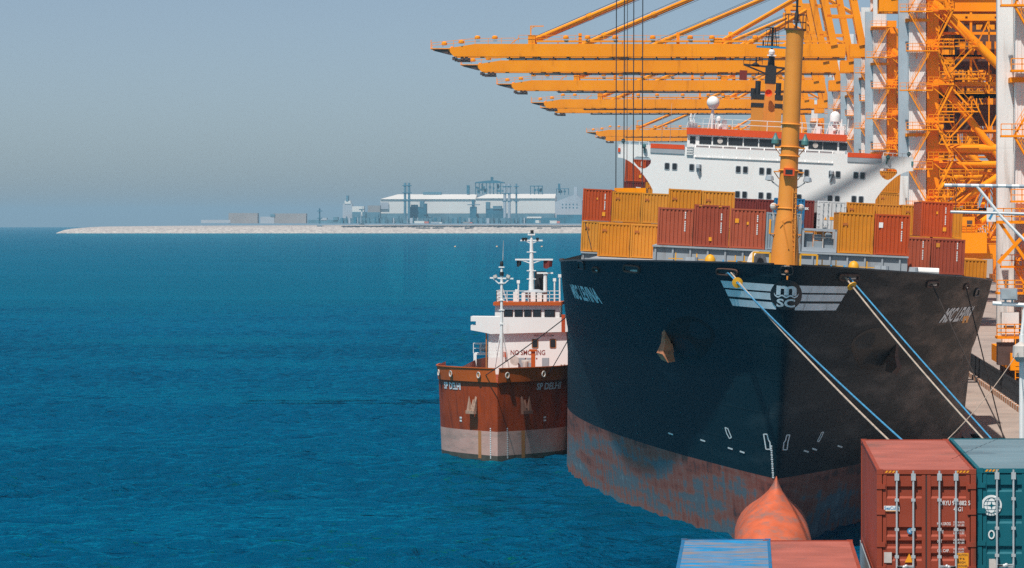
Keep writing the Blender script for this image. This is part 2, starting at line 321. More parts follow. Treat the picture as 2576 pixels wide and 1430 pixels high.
def text_geo(s, w=None, h=1.0, bold=0.02, cuts=0, shear=0.0, space=1.0):
    """flat letter faces as (verts2d, faces), centred on 0,0, h high"""
    cu = bpy.data.curves.new('t', 'FONT'); cu.body = s; cu.size = 1; cu.offset = bold; cu.shear = shear; cu.space_character = space; cu.resolution_u = 3
    ob = bpy.data.objects.new('t', cu); col.objects.link(ob)
    dg = context.evaluated_depsgraph_get(); me = bpy.data.meshes.new_from_object(ob.evaluated_get(dg))
    bm = bmesh.new(); bm.from_mesh(me)
    for k in range(cuts):
        lens = sorted((e.calc_length() for e in bm.edges))
        bmesh.ops.triangulate(bm, faces=bm.faces)
        bmesh.ops.subdivide_edges(bm, edges=[e for e in bm.edges if e.calc_length() > 0.12], cuts=1)
    bmesh.ops.triangulate(bm, faces=bm.faces)
    vs = [(v.co.x, v.co.y) for v in bm.verts]; bm.verts.index_update(); fs = [tuple(v.index for v in f.verts) for f in bm.faces]
    bm.free(); bpy.data.objects.remove(ob); bpy.data.curves.remove(cu); bpy.data.meshes.remove(me)
    x0, x1 = min(p[0] for p in vs), max(p[0] for p in vs); y0, y1 = min(p[1] for p in vs), max(p[1] for p in vs)
    k = h / (y1 - y0); kx = (w / (x1 - x0)) if w else k
    return [((p[0] - (x0 + x1) / 2) * kx, (p[1] - (y0 + y1) / 2) * k) for p in vs], fs
def put_text(mb, s, cx, y, cz, h, w=None, bold=0.02, mi=0):
    """letters on a wall facing -y"""
    vs, fs = text_geo(s, w, h, bold); mb.add([(cx + a, y, cz + b) for a, b in vs], fs, mi)

# ------------------------------------------------------------------ the setting
RE = 2 * 7.4e6
def sea_z(x, y): return -(x * x + y * y) / RE
# one sheet: a curved disc to the true horizon, and real wind waves where the water is near
import numpy as np
rings = [0, 100, 200, 300, 450, 700, 900, 1000, 1500, 2200, 3200, 4500, 6000, 8000, 10500, 13500, 17000, 21000, 26000]; NS = 96
vs = [(0, 0, -0.9)]; fs = []
for r in rings[1:]:
    for i in range(NS):
        a = 2 * math.pi * i / NS; vs.append((r * math.cos(a), r * math.sin(a), -r * r / RE - (0.9 if r < 950 else 0)))
for i in range(NS): fs.append((0, 1 + i, 1 + (i + 1) % NS))
for k in range(len(rings) - 2):
    for i in range(NS):
        j = (i + 1) % NS; fs.append((1 + k * NS + i, 1 + (k + 1) * NS + i, 1 + (k + 1) * NS + j, 1 + k * NS + j))
gx = np.arange(-215, 24, 0.6); gy = np.concatenate([np.arange(150, 420, 0.42), np.arange(420, 905, 0.8)])
X, Y = np.meshgrid(gx, gy); Z = np.zeros_like(X); rs = np.random.RandomState(11)
for lam in np.geomspace(1.5, 9, 56):
    th = rs.normal(0.18, 0.75); k = 2 * math.pi / lam; slope = 0.050 * (1.0 if lam < 4 else (4 / lam) ** 1.3)
    ph = (X * math.sin(th) + Y * math.cos(th)) * k + rs.uniform(0, 6.28); Z += slope / k * (np.sin(ph) + 0.25 * np.sin(2 * ph + 1.2))
gust = np.zeros_like(X)
for q in range(8):
    th = rs.uniform(0, 6.28); lam = rs.uniform(25, 90); gust += np.sin((X * math.sin(th) * .6 + Y * math.cos(th)) * 2 * math.pi / lam + rs.uniform(0, 6.28))
Z *= 1.0 + 0.16 * gust
edge = np.clip((Y.max() - Y) / 480, 0, 1) ** 0.8 * np.clip((X - X.min()) / 10, 0, 1); Z = Z * edge - (X * X + Y * Y) / RE
nxg, nyg = len(gx), len(gy); base = len(vs)
gv = np.stack([X, Y, Z], -1).reshape(-1, 3)
ii = (np.arange(nyg - 1)[:, None] * nxg + np.arange(nxg - 1)[None, :]).ravel() + base
gf = np.stack([ii, ii + 1, ii + 1 + nxg, ii + nxg], -1)
allv = np.concatenate([np.array(vs), gv]).astype(np.float32)
tri = np.array([f for f in fs if len(f) == 3]); quad = np.concatenate([np.array([f for f in fs if len(f) == 4]), gf])
me = bpy.data.meshes.new('sea'); me.vertices.add(len(allv)); me.vertices.foreach_set('co', allv.ravel())
lp = np.concatenate([tri.ravel(), quad.ravel()]).astype(np.int32); me.loops.add(len(lp)); me.loops.foreach_set('vertex_index', lp)
st_ = np.concatenate([np.arange(len(tri)) * 3, len(tri) * 3 + np.arange(len(quad)) * 4]).astype(np.int32); me.polygons.add(len(st_)); me.polygons.foreach_set('loop_start', st_)
me.polygons.foreach_set('use_smooth', [True] * len(st_)); me.update(calc_edges=True); me.validate(); me.materials.append(M['sea'])
sea = link('sea', me); tag(sea, 'deep blue rippled sea', None, kind='structure')

# spit of reclaimed land
mb = MB(); SH = 5450.0; nx = 220
rows = [(0, -0.6), (5, 0.8), (14, 4.2), (30, 8.6), (60, 11.2), (140, 12.0), (420, 12.2), (900, 12.2), (915, -2)]
x_tip = (131 - VX) * SH / F
grid = []
for i in range(nx + 1):
    q = i / nx; x = x_tip + q * 2400
    ts = min(1.0, (x - x_tip) / 70.0); hh = math.sqrt(max(0, 1 - (1 - ts) ** 2)) * (0.83 + 0.17 * min(1, (x - x_tip) / 400))
    colv = []
    for (d, z) in rows:
        yy = SH + d * (0.15 + 0.85 * ts) + (1 - ts) * 25
        jz = random.uniform(-0.5, 0.5) if 0 < d < 60 else 0
        colv.append((x, yy + random.uniform(-2, 2) * (d < 60), sea_z(x, yy) + (z * hh if z > 0 else z) + jz * hh))
    grid.append(colv)
n = len(rows)
mb.add([p for c in grid for p in c], [(i * n + k, (i + 1) * n + k, (i + 1) * n + k + 1, i * n + k + 1) for i in range(nx) for k in range(n - 1)])
tag(mb.build('shore', M['sand']), 'long pale rocky spit of reclaimed land', None, kind='structure')

ZQ = 2.4; XQ = 17.7
mb = MB(); mb.box(XQ, 260, 125, 1900, -6, ZQ)
tag(mb.build('quay', M['concrete']), 'sunlit pale concrete container quay', None, kind='structure')

# ------------------------------------------------------------------ the big ship (local frame: x to the quay, y aft from the stem, z up)
SY = 213.0
ship = thing('container_ship', 'huge black hulled container ship seen bow on, white bridge and buff foremast', 'ship', (1.6, SY, 0.0), rot=(0, 0.046, 0.0047))
SM = Matrix.Translation((1.6, SY, 0)) @ Euler((0, 0.046, 0.0047)).to_matrix().to_4x4()
SI = SM.inverted()
def loc(x, y, Y): return SI @ P(x, y, Y)
HB = 16.1
def prm(z):
    t = max(-0.1, min(1.1, z / 16.5))
    if t <= 0: g = 0.0
    elif t <= 0.66: g = 0.22 * (t / 0.66) ** 1.2
    else: g = 0.22 + 0.78 * ((t - 0.66) / 0.34) ** 0.82
    s = 8.0 * (1 - t); Ln = 75 - 17 * g; p = 1.6 + 0.55 * g; r = 0.12 + 1.0 * g
    return s, Ln, p, r, HB / math.sqrt((HB + r) ** 2 - r * r)
def hull_x(y, z):
    s, Ln, p, r, k = prm(z); q = max(0.0, min(1.0, (y - s) / Ln)); b = HB * (1 - (1 - q) ** p)
    return k * math.sqrt((b + r) ** 2 - r * r)
def hull_y(x, z):
    s, Ln, p, r, k = prm(z); b = math.sqrt((abs(x) / k) ** 2 + r * r) - r
    b = min(b, HB * 0.9999); return s + Ln * (1 - (1 - b / HB) ** (1 / p))
def top_z(y): return 17.56 - 1.06 * min(1.0, y / 46)
def hull_pt(x, z, off=0.03):
    """point on the shell pushed off along its normal"""
    y = hull_y(x, z); e = 0.05
    dydx = (hull_y(x + e, z) - hull_y(x - e, z)) / (2 * e); dydz = (hull_y(x, z + e) - hull_y(x, z - e)) / (2 * e)
    nrm = Vector((dydx, -1, dydz)).normalized()
    return Vector((x, y, z)) + nrm * off
def hull_hit(xv, yv):
    Y = 235.0
    for _ in range(60):
        l = loc(xv, yv, Y); Y2 = SY + hull_y(l.x, min(l.z, 17.4)); Y += 0.6 * (Y2 - Y)
    return loc(xv, yv, Y)

zl = [-1.5, -0.5, 0.3, 1.2, 2.2, 3.3, 4.4, 5.4, 6.5, 7.6, 8.7, 9.7, 10.4, 10.9, 11.4, 12.0, 12.8, 13.6, 14.4, 15.2, 16.0, 1.0]
NQ = 64
def ring_pts(side, k):
    out = []
    for j in range(NQ + 1):
        q = (j / NQ) ** 1.7
        if k < len(zl) - 1: z = zl[k]
        s, Ln, p, r, kk = prm(zl[k] if k < len(zl) - 1 else 17.56)
        y = s + q * Ln
        if k == len(zl) - 1: z = top_z(y)
        out.append((side * hull_x(y, z), y, z))
    y = out[-1][1]; z = out[-1][2]
    for yy in (90, 150, 235): out.append((side * HB, yy, z))
    out.append((side * HB * 0.9, 247, z))
    return out
mb = MB(); ncol = NQ + 5
for side in (-1, 1):
    g = [ring_pts(side, k) for k in range(len(zl))]
    o = len(mb.v); mb.v += [p for r_ in g for p in r_]
    for k in range(len(zl) - 1):
        for j in range(ncol - 1):
            a = o + k * ncol + j; f = (a, a + 1, a + 1 + ncol, a + ncol)
            mb.f.append(f); mb.mi.append(1 if zl[k] < 4.39 else 0)
# transom
zt = len(zl)
for k in range(zt - 1):
    a = k * ncol + ncol - 1; b = zt * ncol + a; mb.f.append((a, b, b + ncol, a + ncol)); mb.mi.append(0)
hull = mb.build('hull', [M['hull'], M['boot']], ship, smooth=True)
# merge the stem seam
bm = bmesh.new(); bm.from_mesh(hull.data); bmesh.ops.remove_doubles(bm, verts=bm.verts, dist=0.002); bm.to_mesh(hull.data); bm.free()
# deck
mb = MB(); ys = [0.8] + [i * 2.0 for i in range(1, 24)] + [50, 60, 90, 150, 235, 246]
for a, b in zip(ys, ys[1:]):
    za, zb = top_z(a) - 1.3, top_z(b) - 1.3
    xa = hull_x(a, za) - 0.05 if a < 80 else HB - 0.1; xb = hull_x(b, zb) - 0.05 if b < 80 else HB - 0.1
    if a > 240: xb = HB * 0.88
    mb.add([(-xa, a, za), (xa, a, za), (xb, b, zb), (-xb, b, zb)], [(0, 1, 2, 3)])
mb.build('deck', M['deck_green'], ship)
# rubbing rim along the bulwark top
for side in (-1, 1):
    pts = []; mb = MB()
    for j in range(40):
        y = 0.02 + 58 * (j / 39) ** 1.6; pts.append((side * (hull_x(y, top_z(y)) - 0.02), y, top_z(y) + 0.03))
    for a, b in zip(pts, pts[1:]): mb.bar(a, b, 0.22, 0.10)
    mb.build('bulwark_rim', M['black'], ship)
# bulbous bow
prof_b = [(4.55, 5.75, .05), (4.1, 5.35, .17), (3.6, 4.7, .42), (3.2, 4.0, .72), (2.85, 3.1, 1.03), (2.5, 2.1, 1.38), (2.1, 1.0, 1.72), (1.65, .0, 2.0), (1.1, -.8, 2.22), (.5, -1.4, 2.35), (0, -1.6, 2.4), (-.8, -1.4, 2.3), (-1.8, -.4, 1.8), (-2.6, 1.2, 1.0)]
mb = MB(); nb = 12; st = []
for z, yf, w in prof_b:
    ln = 1.6 * w + .5; ring = []
    back = hull_y(w * 1.0, max(z, .0)) + 1.6 if z > 1.2 else 17
    for k in range(-nb, nb + 1):
        q = 1 - abs(k) / nb; q2 = q; x = w * math.sin((1 - q) * math.pi / 2) * (1 if k > 0 else -1); y = yf + ln * (1 - math.cos((1 - q) * math.pi / 2)); ring.append((x, y, z))
    ring = [(-w, max(back, ring[0][1] + .3), z)] + ring + [(w, max(back, ring[-1][1] + .3), z)]
    st.append(ring)
n_ = len(st[0])
mb.add([p for r_ in st for p in r_], [(i * n_ + k, i * n_ + k + 1, (i + 1) * n_ + k + 1, (i + 1) * n_ + k) for i in range(len(st) - 1) for k in range(n_ - 1)])
mb.mi = [1 if (prof_b[i][0] < .9) else 0 for i in range(len(st) - 1) for k in range(n_ - 1)]
mb.build('bulbous_bow', [M['bulb'], M['scum']], ship, smooth=True)

# lettering and emblem on the bow
def on_hull(mb, vs, fs, off=0.03, mi=0): mb.add([hull_pt(x, z, off) for x, z in vs], fs, mi)
def strip2(x0, x1, z0, z1, nx=24, sl0=0.0, sl1=0.0):
    vs = []; fs = []
    for i in range(nx + 1):
        q = i / nx
        vs += [(x0 + sl0 + (x1 + sl1 - x0 - sl0) * q, z0), (x0 + (x1 - x0) * q, z1)]
    return vs, [(2 * i, 2 * i + 2, 2 * i + 3, 2 * i + 1) for i in range(nx)]
cz0 = 15.78
mb = MB()
for (xo, xi, zt_, zb_) in ((3.95, 0.70, 16.36, 15.93), (3.66, 0.86, 15.93 - 0.1, 15.42), (3.36, 0.55, 15.28, 14.86)):
    for s in (-1, 1):
        vs, fs = strip2(s * xo, s * xi, zb_, zt_, 26, -s * 0.22, 0.0); on_hull(mb, vs, fs, 0.02)
mb.build('emblem_stripes', M['letter'], ship)
mb = MB(); vs = [(0, cz0)]; nn = 40
for rr in (0.45, 0.92):
    for i in range(nn): vs.append((rr * math.cos(2 * math.pi * i / nn), cz0 + rr * math.sin(2 * math.pi * i / nn)))
fs = [(0, 1 + i, 1 + (i + 1) % nn) for i in range(nn)] + [(1 + i, 1 + nn + i, 1 + nn + (i + 1) % nn, 1 + (i + 1) % nn) for i in range(nn)]
on_hull(mb, vs, fs, 0.045); mb.build('emblem_disc', M['black'], ship)
mb = MB()
vs, fs = text_geo('m', 1.12, 0.58, 0.035, cuts=2); on_hull(mb, [(a, b + cz0 + 0.27) for a, b in vs], fs, 0.07)
vs, fs = text_geo('SC', 1.02, 0.50, 0.03, cuts=2); on_hull(mb, [(a, b + cz0 - 0.48) for a, b in vs], fs, 0.07)
wv = []; 
for i in range(25):
    q = i / 24; x = -0.68 + 1.36 * q; z = cz0 - 0.075 + 0.055 * math.cos(q * 6 * math.pi) + (0.10 if q < 0.04 or q > 0.96 else 0); wv += [(x, z - 0.045), (x, z + 0.045)]
on_hull(mb, wv, [(2 * i, 2 * i + 2, 2 * i + 3, 2 * i + 1) for i in range(24)], 0.075)
mb.build('emblem_letters', M['letter'], ship)
def name_on_hull(ax, ay, bx, by, zh, s, width_sign):
    pass
for side, (xa, xb, yc) in ((-1, (1443, 1504, 738)), (1, (2376, 2443, 790))):
    pa, pb = hull_hit(xa, yc), hull_hit(xb, yc); zc = (pa.z + pb.z) / 2
    vs, fs = text_geo('MSC LEVINA', 2.0, 1.0, 0.035, cuts=1)
    mb = MB(); hgt = 1.05; ya, yb = pa.y, pb.y
    pts = []
    for a, b in vs:
        y = (ya + yb) / 2 + a / 2.0 * (yb - ya); z = zc + b * hgt
        x = side * hull_x(y, z); pts.append(hull_pt(x, z, 0.03))
    mb.add(pts, fs); mb.build('ship_name', M['letter'], ship)
# draught marks and bulb / thruster symbols
mb = MB()
for k in range(15):
    p = hull_hit(1941 + k * 0.35, 1122 + k * 5.6); hw = 0.045 if k % 2 else 0.06
    on_hull(mb, [(p.x - hw, p.z - 0.05), (p.x + hw, p.z - 0.05), (p.x + hw, p.z + 0.05), (p.x - hw, p.z + 0.05)], [(0, 1, 2, 3)])
mb.build('draught_scale', M['white'], ship)
def outline(pts, w=0.035):
    mb = MB()
    q = [hull_hit(*p) for p in pts]
    for a, b in zip(q, q[1:]):
        d = Vector((b.x - a.x, 0, b.z - a.z)); 
        if d.length < 1e-4: continue
        nn_ = Vector((-d.z, 0, d.x)).normalized() * w
        on_hull(mb, [(a.x - nn_.x, a.z - nn_.z), (b.x - nn_.x, b.z - nn_.z), (b.x + nn_.x, b.z + nn_.z), (a.x + nn_.x, a.z + nn_.z)], [(0, 1, 2, 3)])
    mb.build('hull_symbol', M['white'], ship)
outline([(1922, 1092), (1931, 1092), (1934, 1107), (1938, 1112), (1939, 1130), (1928, 1130), (1925, 1110), (1922, 1092)])
outline([(1986, 1094), (1978, 1094), (1975, 1108), (1971, 1113), (1969, 1131), (1979, 1131), (1981, 1112), (1986, 1094)])
outline([(1825, 1075), (1832, 1078), (1841, 1100), (1836, 1103), (1829, 1090), (1825, 1075)], 0.03)
outline([(2071, 1086), (2066, 1088), (2055, 1110), (2059, 1111), (2066, 1098), (2071, 1086)], 0.03)
for (x, y) in ((1688, 1091), (1769, 1108), (1838, 1128), (1868, 1137), (2048, 1130), (2027, 1135), (2112, 1123)):
    outline([(x - 6, y - 2), (x + 6, y + 2)], 0.05)

# fairleads in the bulwark
def fairlead(xv, yv, w, h, m):
    p = hull_hit(xv, yv); b = MB(); s = 1 if p.x > 0 else -1
    a0 = hull_pt(p.x - w / 2, p.z, 0); a1 = hull_pt(p.x + w / 2, p.z, 0)
    q = []
    for i in range(16):
        t = 2 * math.pi * i / 16
        ex = max(-1, min(1, 1.25 * math.cos(t))) * w / 2; ez = max(-1, min(1, 1.25 * math.sin(t))) * h / 2
        q.append((p.x + ex, p.z + ez))
    pts = [hull_pt(x, z, 0.06) for x, z in q]
    for a, c in zip(pts, pts[1:] + pts[:1]): b.tube(a, c, 0.07, 6)
    b.build('fairlead', M['black' if m == 'black' else 'rust_dark'], ship)
    if m != 'black':
        b = MB(); k_ = [hull_pt(p.x + dx * w, p.z + dz * h, .05) for dx, dz in ((-.1, -.38), (.38, -.38), (.36, -.02), (-.06, -.12))]; b.add(k_, [(0, 1, 2, 3)]); b.build('fairlead_roller', M[m], ship)
    b = MB(); b.add([hull_pt(x, z, 0.02) for x, z in q], [tuple(range(16))]); b.build('fairlead_opening', M['black'], ship)
for a in ((1463, 667, .5, .55, 'black'), (1500, 678, .45, .3, 'white'), (1590, 676, 1.1, .42, 'pale'), (1831, 684, 1.25, .36, 'pale'), (1979, 680, .62, .5, 'black'),
          (2134, 697, 1.25, .36, 'pale'), (2345, 714, .9, .36, 'pale'), (2430, 721, .4, .34, 'white'), (2456, 735, .4, .5, 'black')): fairlead(*a)
b = MB(); p = hull_hit(1979, 680); b.sphere(hull_pt(p.x, p.z - 0.05, 0.03), 0.13, 10, 6); b.build('fairlead_roller', M['rust_anchor'], ship)
for xv in (2428, 2447):
    b = MB(); y0 = 803 if xv < 2440 else 769; p = hull_hit(xv, y0)
    e = 0.26
    for dx in (-0.18, 0.18): b.add([hull_pt(p.x + dx - 0.11, p.z - e, .04), hull_pt(p.x + dx + 0.11, p.z - e, .04), hull_pt(p.x + dx + 0.11, p.z + e, .04), hull_pt(p.x + dx - 0.11, p.z + e, .04)], [(0, 1, 2, 3)])
    b.add([hull_pt(p.x - 0.29, p.z + e, .045), hull_pt(p.x + 0.29, p.z + e, .045), hull_pt(p.x + 0.29, p.z + e - .2, .045), hull_pt(p.x - 0.29, p.z + e - .2, .045)], [(0, 1, 2, 3)])
    if xv < 2440: b.build('pilot_mark', M['sticker'], ship)

# anchors with their bolsters
def anchor(xv, yv, s, m):
    p = hull_hit(xv, yv); base = hull_pt(p.x, p.z, 0.0); nr = (hull_pt(p.x, p.z, 1.0) - base)
    nr = Vector((nr.x, nr.y, nr.z * 0.3)).normalized(); up = Vector((0, 0, 1)); rt = nr.cross(up).normalized(); up = rt.cross(nr).normalized() * -1 if rt.cross(nr).z < 0 else rt.cross(nr).normalized()
    def W(a, bb, c): return base + rt * a + up * bb + nr * c
    SC_ = 0.98
    _W = W
    def W(a, bb, c): return _W(a * SC_, bb * SC_, c * SC_)
    b = MB(); q_ = s
    b.tube(W(0, .2, .25), W(q_ * .25, 1.9, .0), .16, 8)                                 # shank into the hawse pipe
    for k, hgt in ((-.22, 2.35), (.30, 1.65)):                                          # two tall tapering flukes
        x0 = k * q_
        b.add([W(x0 - .22, .1, .62), W(x0 + .22, .1, .62), W(x0 + .07 + .12 * q_, hgt, .25), W(x0 - .03 + .12 * q_, hgt, .25), W(x0 - .22, .1, .2), W(x0 + .22, .1, .2), W(x0 + .05 + .12 * q_, hgt, .12), W(x0 - .03 + .12 * q_, hgt, .12)],
              [(0, 1, 2, 3), (4, 5, 6, 7), (0, 3, 7, 4), (1, 2, 6, 5), (2, 3, 7, 6), (0, 1, 5, 4)])
    b.add([W(-.45, .25, .62), W(.5, .25, .62), W(.62, -.30, .95), W(-.72, -.35, .95), W(-.45, .25, .1), W(.5, .25, .1), W(.62, -.3, .15), W(-.72, -.35, .15)],
          [(0, 1, 2, 3), (4, 5, 6, 7), (0, 1, 5, 4), (1, 2, 6, 5), (2, 3, 7, 6), (0, 3, 7, 4)])
    b.add([W(-.72, -.35, .95), W(.62, -.30, .95), W(.60, -.80, .70), W(-.85, -.95, .70), W(-.72, -.35, .2), W(.62, -.3, .2), W(.6, -.8, .2), W(-.85, -.95, .2)],
          [(0, 1, 2, 3), (0, 1, 5, 4), (1, 2, 6, 5), (2, 3, 7, 6), (0, 3, 7, 4)])
    an = b.build('anchor', M[m], ship)
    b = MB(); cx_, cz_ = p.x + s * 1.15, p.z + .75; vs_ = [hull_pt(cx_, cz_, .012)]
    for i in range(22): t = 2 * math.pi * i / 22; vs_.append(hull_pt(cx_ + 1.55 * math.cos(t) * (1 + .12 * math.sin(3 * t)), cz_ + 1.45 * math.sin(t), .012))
    b.add(vs_, [(0, 1 + i, 1 + (i + 1) % 22) for i in range(22)]); b.build('anchor_pocket_shade', M['bolster_and_shade'], ship)  # flat dark patch painting the shade inside the anchor recess
    b = MB(); c = W(s * 1.25, 0.8, -0.25); ring = []
    for (rr, hh) in ((0.95, 0.0), (0.9, 0.3), (0.66, 0.5), (0.3, 0.52), (0.1, 0.5)):
        for i in range(18):
            t = 2 * math.pi * i / 18; ring.append(c + rt * rr * math.cos(t) + up * rr * 1.25 * math.sin(t) + nr * hh)
    b.add(ring, [(k * 18 + i, k * 18 + (i + 1) % 18, (k + 1) * 18 + (i + 1) % 18, (k + 1) * 18 + i) for k in range(4) for i in range(18)])
    b.build('anchor_bolster', M['bolster_and_shade'], ship, smooth=True) if s > 0 else None
    return rt
anchor(1691, 871, 1, 'rust_anchor')
anchor(2232, 902, -1, 'rust_dark')

# foremast
MY = 23.0
mp = loc(1974, 655, SY + MY); mx = mp.x
fm_z0 = top_z(MY) - 1.3
b = MB()
b.lathe([(1.05, fm_z0), (0.98, fm_z0 + 1.5), (0.72, fm_z0 + 4.6), (0.64, fm_z0 + 5.2), (0.60, 23.0), (0.57, 30.6), (0.57, 32.3), (0.62, 32.75)], (mx, MY, 0), 24)
mast = b.build('foremast', M['ship_yellow'], ship, smooth=True)
b = MB(); zt_ = 32.75
b.lathe([(0.72, zt_), (0.72, zt_ + 0.12)], (mx, MY, 0), 16)
for i in range(8):
    t = 2 * math.pi * i / 8; b.bar((mx + .68 * math.cos(t), MY + .68 * math.sin(t), zt_), (mx + .68 * math.cos(t), MY + .68 * math.sin(t), zt_ + 1.05), 0.05)
for zz in (0.55, 1.05):
    for i in range(8):
        t = 2 * math.pi * i / 8; t2 = 2 * math.pi * (i + 1) / 8
        b.bar((mx + .68 * math.cos(t), MY + .68 * math.sin(t), zt_ + zz), (mx + .68 * math.cos(t2), MY + .68 * math.sin(t2), zt_ + zz), 0.045)
b.build('mast_platform', M['rust_dark'], mast)
b = MB(); b.tube((mx + .05, MY, zt_), (mx + .05, MY, zt_ + 2.1), 0.09, 6); b.bar((mx - .25, MY, zt_ + 1.6), (mx + .3, MY, zt_ + 1.6), .06)
b.lathe([(.14, zt_ + .5), (.16, zt_ + .9), (.12, zt_ + 1.2)], (mx + .05, MY, 0), 8)
b.build('mast_light', M['black'], mast)
for zz in (26.55, 25.05, 23.5, 21.0, 19.6, 24.45):
    MB().lathe([(.66, zz - .05), (.72, zz), (.66, zz + .05)], (mx, MY, 0), 20).build('mast_ring', M['ship_yellow'], mast)
for zz, sd in ((25.0, 1), (25.0, -1), (21.2, 1), (21.2, -1), (23.4, -1), (23.4, 1), (19.3, 1), (19.3, -1)):
    b = MB(); b.box(mx + sd * .55, mx + sd * 1.0, MY - .35, MY + .2, zz - .04, zz + .04); b.bar((mx + sd * .6, MY - .1, zz - .5), (mx + sd * .95, MY - .1, zz - .05), .06); b.build('mast_bracket', M['ship_yellow'], mast)
for zz, sd, kind in ((25.2, -1, 'green_lamp'), (25.2, 1, 'green_lamp'), (21.3, -1, 'pale'), (21.3, 1, 'pale'), (22.4, -1, 'ship_grey'), (22.4, 1, 'ship_grey')):
    b = MB()
    if kind == 'green_lamp': b.lathe([(.06, zz + .75), (.10, zz + .6), (.24, zz + .3), (.26, zz + .05), (.16, zz - .05)], (mx + sd * 0.98, MY - .1, 0), 12)
    elif kind == 'pale': b.sphere((mx + sd * .9, MY - .15, zz - .2), .24, 10, 6); b.tube((mx + sd * 1.0, MY - .15, zz - .2), (mx + sd * .85, MY - .15, zz - 1.1), .04, 5)
    else: b.tube((mx + sd * .6, MY - .1, zz), (mx + sd * 1.1, MY - .1, zz + .35), .05, 5); b.lathe([(.05, zz + .35), (.3, zz + .42), (.24, zz + .68), (.08, zz + .75)], (mx + sd * 1.25, MY - .15, 0), 10)
    b.build('mast_lamp', M[kind], mast)
b = MB(); b.box(mx - .36, mx + .36, MY - .95, MY - .55, 25.15 - 2.0, 25.15 - 1.5); b.build('floodlight_hood', M['ship_orange'], mast)
b = MB(); b.box(mx - .24, mx + .24, MY - .965, MY - .9, 23.25, 23.55); b.build('floodlight_glass', M['black'], mast)
b = MB()
for sx in (-.2, .2): b.bar((mx + .55 + sx * .5, MY - .75, fm_z0), (mx + .42 + sx * .5, MY - .66, fm_z0 + 6.6), .06)
for i in range(18): b.bar((mx + .42, MY - .72, fm_z0 + .4 + i * .35), (mx + .6, MY - .72, fm_z0 + .4 + i * .35), .04)
b.bar((mx - .5, MY - .85, fm_z0 + 4.3), (mx + .3, MY - .85, fm_z0 + 4.75), .05); b.tube((mx - .25, MY - .85, fm_z0 + 4.4), (mx + .2, MY - .9, fm_z0 + 2.6), .05, 5)
b.build('mast_ladder', M['ship_yellow'], mast)
for k in (-1, 1): MB().rail([(mx + k * 1.0, MY - 1.4, fm_z0 + .6), (mx + k * 2.1, MY - 1.4, fm_z0 + .6)], 1.7, 1.1, .06).build('mast_guard_rail', M['yellow'], ship)

# hatch blocks the boxes stand on
def hatch(name, x0, x1, y0, y1, z0, z1, m='ship_grey'):
    b = MB(); b.box(x0, x1, y0, y1, z0, z1)
    k = int((x1 - x0) / 1.2)
    for i in range(k + 1): b.box(x0 + i * 1.2 + .1, x0 + i * 1.2 + .22, y0 - .12, y0 - .002, z0 + .1, z1 - .1)
    b.box(x0 - .05, x1 + .05, y0 - .2, y0 - .003, z1 - .12, z1 + 0.0)
    return b.build(name, M[m], ship)
BA, BB, BC, BD, BF = 33.0, 53.0, 90.0, 107.0, 207.0      # distances aft of the stem of each front face
hatch('hatch_coaming', -8.75, 8.75, BA - .3, BA + 12.6, 15.2, 18.12)
hatch('hatch_coaming', -13.8, 13.8, BB - .2, BB + 12.6, 15.2, 16.78)
hatch('hatch_coaming', -16.0, 16.0, BC - .2, BC + 12.6, 15.2, 16.78)
hatch('hatch_coaming', -16.0, 16.0, BD + .2, BD + 12.6, 15.2, 16.78)
hatch('hatch_coaming', -16.0, 16.0, BF - .2, BF + 12.6, 15.2, 18.72)
# deck machinery seen over the bulwark
def winch(x, y, m):
    z = top_z(y) - 1.3; b = MB()
    b.tube((x - .9, y, z + .9), (x + .9, y, z + .9), .62, 14); b.box(x - 1.3, x - 1.0, y - .6, y + .6, z, z + 1.5); b.box(x + 1.0, x + 1.3, y - .6, y + .6, z, z + 1.5)
    for s in (-.9, 0, .9): b.tube((x + s - .05, y, z + .9), (x + s + .05, y, z + .9), .85, 16)
    return b.build('mooring_winch', M[m], ship)
for xv in (1820, 2092): 
    p = loc(xv, 640, SY + 27); winch(p.x, 27, 'blue')
p = loc(1908, 640, SY + 28); z = top_z(28) - 1.3; b = MB(); b.tube((p.x - .25, 28, z + 1.4), (p.x + .1, 27.8, z + 1.4), 1.05, 22); b.build('rope_reel', M['pale'], ship)
b = MB(); b.tube((p.x - .32, 28, z + 1.4), (p.x + .15, 27.75, z + 1.4), .62, 18); b.build('reel_core', M['black'], ship)
for xv in (1787, 2149):
    p = loc(xv, 640, SY + 26); z = top_z(26) - 1.3; b = MB(); b.lathe([(.38, z), (.38, z + 1.55), (.34, z + 1.8), (.2, z + 2.0), (.02, z + 2.06)], (p.x, 26, 0), 14); b.build('ventilator', M['yellow'], ship, smooth=True)
for x0, x1 in ((1612, 1685), (1722, 1758), (2200, 2270)):
    p, q = loc(x0, 650, SY + 30), loc(x1, 650, SY + 30); b = MB(); z = top_z(30) - .1; b.box(p.x, q.x, 29.5, 30.2, z, z + .28); b.build('spill_coaming', M['yellow'], ship)
for xv in (1850, 1873, 2069, 2104, 1753, 2182, 1700):
    p = loc(xv, 640, SY + 29); z = top_z(29) - 1.3; MB().bar((p.x, 29, z), (p.x, 29, z + 2.1), .08).bar((p.x - .5, 29, z + 1.7), (p.x + .5, 29, z + 1.7), .06).build('deck_fitting', M['yellow'], ship)
for xv in (1735, 1745, 2212, 2226, 2300):
    p = loc(xv, 640, SY + 29); z = top_z(29) - 1.3; MB().lathe([(.22, z), (.22, z + 1.5), (.34, z + 1.55), (.30, z + 1.85)], (p.x, 29, 0), 10).build('mushroom_vent', M['ship_grey'], ship)
